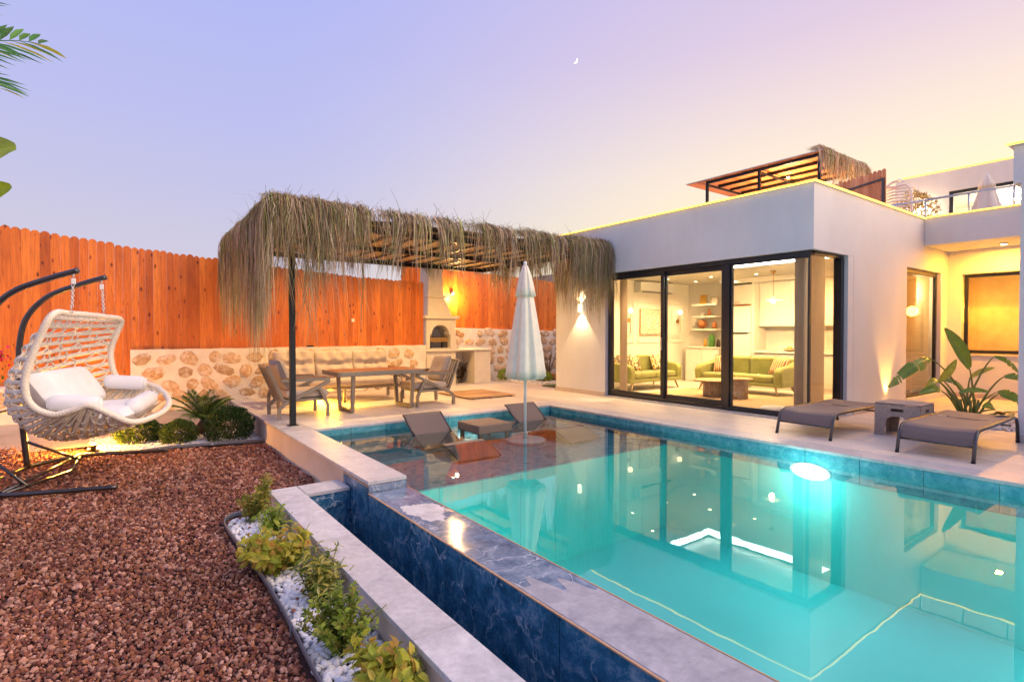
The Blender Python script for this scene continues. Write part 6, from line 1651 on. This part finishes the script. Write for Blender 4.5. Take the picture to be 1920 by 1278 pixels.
# ---- flower bed by the villa's west corner
t = struct('flower_bed', 'narrow flower bed between the stone wall and the villa')
MB().box(-13.3, -10.0, 8.965, 12.2, -.2, .01).build('soil', 'soil', t)
MB().box(-13.25, -10.95, 8.935, 8.985, -.03, .035).build('kerb', 'travertine', t, bevel=.006); MB().box(-10.95, -10.90, 8.935, 11.8, -.03, .035).build('kerb', 'travertine', t, bevel=.006)
MB().box(-10.9, -10.0, 8.99, 12.2, .011, .03).build('lawn', 'lawn_base', t)
MB().box(-11.9, -10.96, 10.1, 10.16, .01, .22).build('planter_board', 'mat_wood', t)
n = 3500; gp = np.stack([r2.uniform(-11.9, -10.02, n), r2.uniform(10.2, 12.1, n), np.full(n, .10)], 1)
MB().box(-11.9, -10.96, 10.16, 12.2, .011, .16).build('raised_turf', 'lawn_base', t)
gp[:, 2] = np.where(gp[:, 0] < -10.96, .16, .03)
V, F, C_ = leaves(gp, np.stack([r2.randn(n) * .4, r2.randn(n) * .4, np.ones(n)], 1), unit(r2, n), .07, .008, pick(r2, n, [(.12, .16, .03), (.18, .20, .04), (.09, .12, .02)], .2)); npmesh('grass_blades', V, F, 'leaf', t, C_)
P = jgrid(r, -13.2, -11.0, 9.0, 10.05, .055)
pebbles('white_pebbles', P, .02 + .012 * r.rand(len(P)), r.uniform(.025, .038, len(P)), pick(r, len(P), [(.70, .64, .56), (.76, .72, .66), (.58, .52, .45)], .1), 'pebble', 35, 1, .62, .08, True, False, 'pale pebbles in the flower bed by the villa corner')
FB = 'small plants in the flower bed'
box_ball('little yellow-green bush in the flower bed next to the counter pier', (-12.75, 9.10, .02), .20, .16, 900, 51, LIM, .045, 'bush', FB)
box_ball('low reddish plant in the flower bed behind the parasol', (-12.4, 9.45, .02), .16, .12, 500, 52, [(.16, .03, .02), (.22, .05, .02), (.10, .03, .015)], .05, 'bush', FB)
leafy('tall_shrub', 'tall thin dark shrub in the flower bed at the villa corner', (-12.75, 10.75, .02), 16, 1.15, .28, 14, .05, .018, [(.06, .085, .02), (.09, .10, .025), (.12, .08, .03)], 53, (0, 0), .2, 'stem_brown', group=FB)
box_ball('low green bush in front of the tall shrub at the villa corner', (-11.75, 9.75, .02), .20, .13, 700, 54, LIM, .05, 'bush', FB)
leafy('dry_shrub', 'dark straggly shrub growing under the barbecue counter', (-12.95, 7.72, .0), 12, .80, .16, 9, .07, .05, [(.07, .04, .015), (.10, .055, .02), (.05, .035, .012)], 55, (0, .05), .2, 'stem_brown', group=FB)

# ================================================================== NEXT VILLA UP THE SLOPE
tag(MB().box(-40, 12, 15.8, 60, -.9, 4.0).build('upper_ground', 'sand'), kind='structure')
up = thing('roof_pergola', 'slatted pergola with thatched side on the upper terrace', 'pergola', (-9.5, 18.5, 4.0))
for x in (-11.46, -9.53, -7.66):
    MB().box(x - .04, x + .04, 16.96, 17.04, 4.0, 6.70).build('post', 'black_metal', up)
for y in (17.0, 17.75, 18.5, 19.25, 20.0): MB().box(-11.5, -7.62, y - .03, y + .03, 6.66, 6.74).build('purlin', 'black_metal', up)
for x in (-11.46, -9.53, -7.66): MB().box(x - .03, x + .03, 17.03, 20.0, 6.60, 6.658).build('beam', 'black_metal', up)
for k in range(20): MB().box(-12.2 + k * .235 + .004, -12.2 + (k + 1) * .235 - .004, 16.85, 20.3, 6.75, 6.78).build('roof_board', 'fence_wood_pale', up)
MB().box(-12.25, -7.5, 16.84, 20.31, 6.781, 6.80).build('roof_sheet', 'plaster', up)
rp = [thatch(1500, (-7.62, 16.9, 0), (-7.62, 20.2, 0), (1, 0, 0), 6.92, .35, 1.0, 1.1, 61, (.006, .012))]
npmesh('side_thatch', *join(rp)[:2], 'thatch', up, join(rp)[2] * 1.5)
up_l = MB().lathe([(.04, 0), (.04, -.03), (.03, -.04)], 14, (-9.3, 18.4, 6.65)).build('ceiling_lamp', 'lamp_warm', up)
lamp('POINT', 'glow', (-9.3, 18.4, 5.6), 330, (1, .60, .22), up, .08)
f = thing('terrace_fence', 'short pale timber fence panel beside the roof pergola', 'fence', (-6.6, 17.0, 4.0), group='timber fences')
for k in range(13):
    x = -7.36 + k * .11; zt_ = 5.74 + .012 * k + random.Random(k).uniform(-.03, .03)
    MB().prism([(x + .003, 4.0), (x + .107, 4.0), (x + .107, zt_ - .04), (x + .08, zt_), (x + .03, zt_), (x + .003, zt_ - .04)], 17.02, 17.04, 'y').build('board', 'fence_wood_pale', f)
MB().bar((-7.3, 17.0, 5.42), (-6.0, 17.0, 5.60), .04, .05).build('rail', 'grey_metal', f); MB().box(-6.02, -5.96, 16.97, 17.015, 4.0, 5.62).build('post', 'grey_metal', f)
s2 = thing('swing_chair', 'distant white swing chair on the upper terrace', 'swing chair', (-6.0, 18.0, 4.0))
MB().tube(smooth([(-6.5, 18.2, 4.0), (-6.5, 18.2, 5.2), (-6.32, 18.15, 5.62), (-6.0, 18.1, 5.75), (-5.85, 18.0, 5.66)], 6), .035, 8).build('post', 'white_plastic', s2)
for k in range(9):
    z = 4.75 + k * .085; MB().tube([(-6.35, 17.9, z), (-6.0, 17.75, z + .01), (-5.66 + .01 * k, 17.9, z)], .022, 6, flat=.4).build('woven_band', 'wicker_white', s2)
MB().tube(smooth([(-6.4, 17.9, 4.7), (-6.36, 17.9, 5.46), (-6.0, 17.8, 5.50), (-5.68, 17.9, 5.46), (-5.6, 17.9, 4.7)], 6), .035, 8).build('rim', 'wicker_white', s2)
box_ball('golden straw dome behind the distant swing chair', (-5.95, 19.2, 4.0), .55, .82, 900, 71, [(.62, .46, .20), (.70, .54, .26), (.50, .36, .15)], .10, 'straw_dome', 'upper terrace straw dome')  # straw dome, its blades made with the shrub builder
parasol('distant closed parasol on the upper terrace', -4.47, 20.0, 4.0, 4.55, 5.88, .36, True)
# railing on the roof band
rl = thing('roof_railing', 'low steel railing along the roof edge above the recess', 'railing', (-1, 13.47, 3.735))
MB().tube([(-3.95, 13.47, 4.12), (3.0, 13.47, 4.12)], .022, 8).build('rail', 'steel', rl)
MB().tube([(-5.3, 13.47, 4.12), (-3.95, 13.47, 4.12)], .022, 8).build('rail', 'steel', rl)
for x in (-3.98, -3.28, -2.62, -1.9, -1.2): MB().tube([(x, 13.47, 3.7), (x, 13.47, 4.12)], .018, 8).build('baluster', 'steel', rl)
v2 = thing('upper_villa', 'white villa with lit window on the slope behind', 'house', (-3, 26, 4.0))
MB().box(-8.05, -6.4, 24, 24.25, 4.0, 7.16).build('wall', 'plaster', v2); MB().box(-6.4, 3, 24, 24.25, 6.42, 7.16).build('wall', 'plaster', v2); MB().box(-8.05, -7.8, 24.25, 30, 4.0, 7.16).build('wall', 'plaster', v2)
MB().box(-8.05, 3, 24.25, 30, 6.9, 7.0).build('roof', 'plaster', v2)
MB().box(-8.07, 3, 23.985, 23.999, 7.165, 7.21).build('led_strip', 'led_yellow', v2); MB().box(-8.07, 3, 24.0, 24.26, 7.161, 7.18).build('cap', 'plaster', v2)
window(v2, 'window', 'y', 24.05, -6.39, -4.0, 4.05, 6.415, .10); window(v2, 'window', 'y', 24.05, -3.99, -1.6, 4.05, 6.415, .10)
MB().box(-7.7, 2.8, 28.0, 28.1, 4.0, 6.9).build('room_wall', 'white_lacquer', v2); MB().box(-7.7, 2.8, 24.3, 28, 6.5, 6.55).build('room_ceiling', 'white_lacquer', v2); MB().box(-7.7, 2.8, 24.3, 28, 3.98, 4.02).build('room_floor', 'travertine', v2)
MB().box(-6.2, -2, 26.9, 26.95, 6.28, 6.40).build('cove_light', 'led_cove', v2)
lamp('POINT', 'room_glow', (-4.5, 26, 6.1), 420, (1, .75, .42), v2, .2)
t = thing('upper_wall_lamp', 'bright wall lamp low on the upper villa wall', 'lamp', (-7.25, 23.98, 5.75))
MB().box(-7.31, -7.19, 23.90, 24.0, 5.66, 5.86).build('housing', 'sconce_white', t, bevel=.01); MB().box(-7.29, -7.21, 23.91, 23.99, 5.862, 5.87).build('lens', 'lamp_warm', t)
lamp('POINT', 'glow', (-7.25, 23.75, 5.76), 40, (1, .74, .38), t, .06)
# ================================================================== MOON
dm = (FW + RT * ((1077 - 960) / 1014) + np.array([0, 0, -(118 - 639) / 1014 - math.tan(R(.9))])); dm = Vector(tuple(dm)).normalized(); mc = Vector((0, 0, 1.4)) + dm * 3000
rad_ = 3000 * 5.2 / 1014 / 1.1
ua = Vector(tuple(RT)); va = dm.cross(ua) * -1; va = ua.cross(dm).normalized() * 1.0
tl = R(-32)
def mpt(a, k_): 
    x, y = math.cos(a) * k_, math.sin(a); return mc + ua * (rad_ * (x * math.cos(tl) - y * math.sin(tl))) + Vector((0, 0, 1)) * (rad_ * (x * math.sin(tl) + y * math.cos(tl)))
m = MB(); n = 20
vs = []
for k in range(n + 1):
    a = -math.pi / 2 + math.pi * k / n; o_, i_ = mpt(a, 1.0), mpt(a, .52); vs += [o_, i_, o_ + dm * 2, i_ + dm * 2]
fs = []
for k in range(n):
    a = 4 * k; b_ = a + 4; fs += [(a, b_, b_ + 1, a + 1), (a + 2, a + 3, b_ + 3, b_ + 2), (a, a + 2, b_ + 2, b_), (a + 1, b_ + 1, b_ + 3, a + 3)]
m._a(vs, fs); tag(m.build('moon', 'moonlight', fix=False), 'thin crescent moon high in the lavender sky', 'moon')
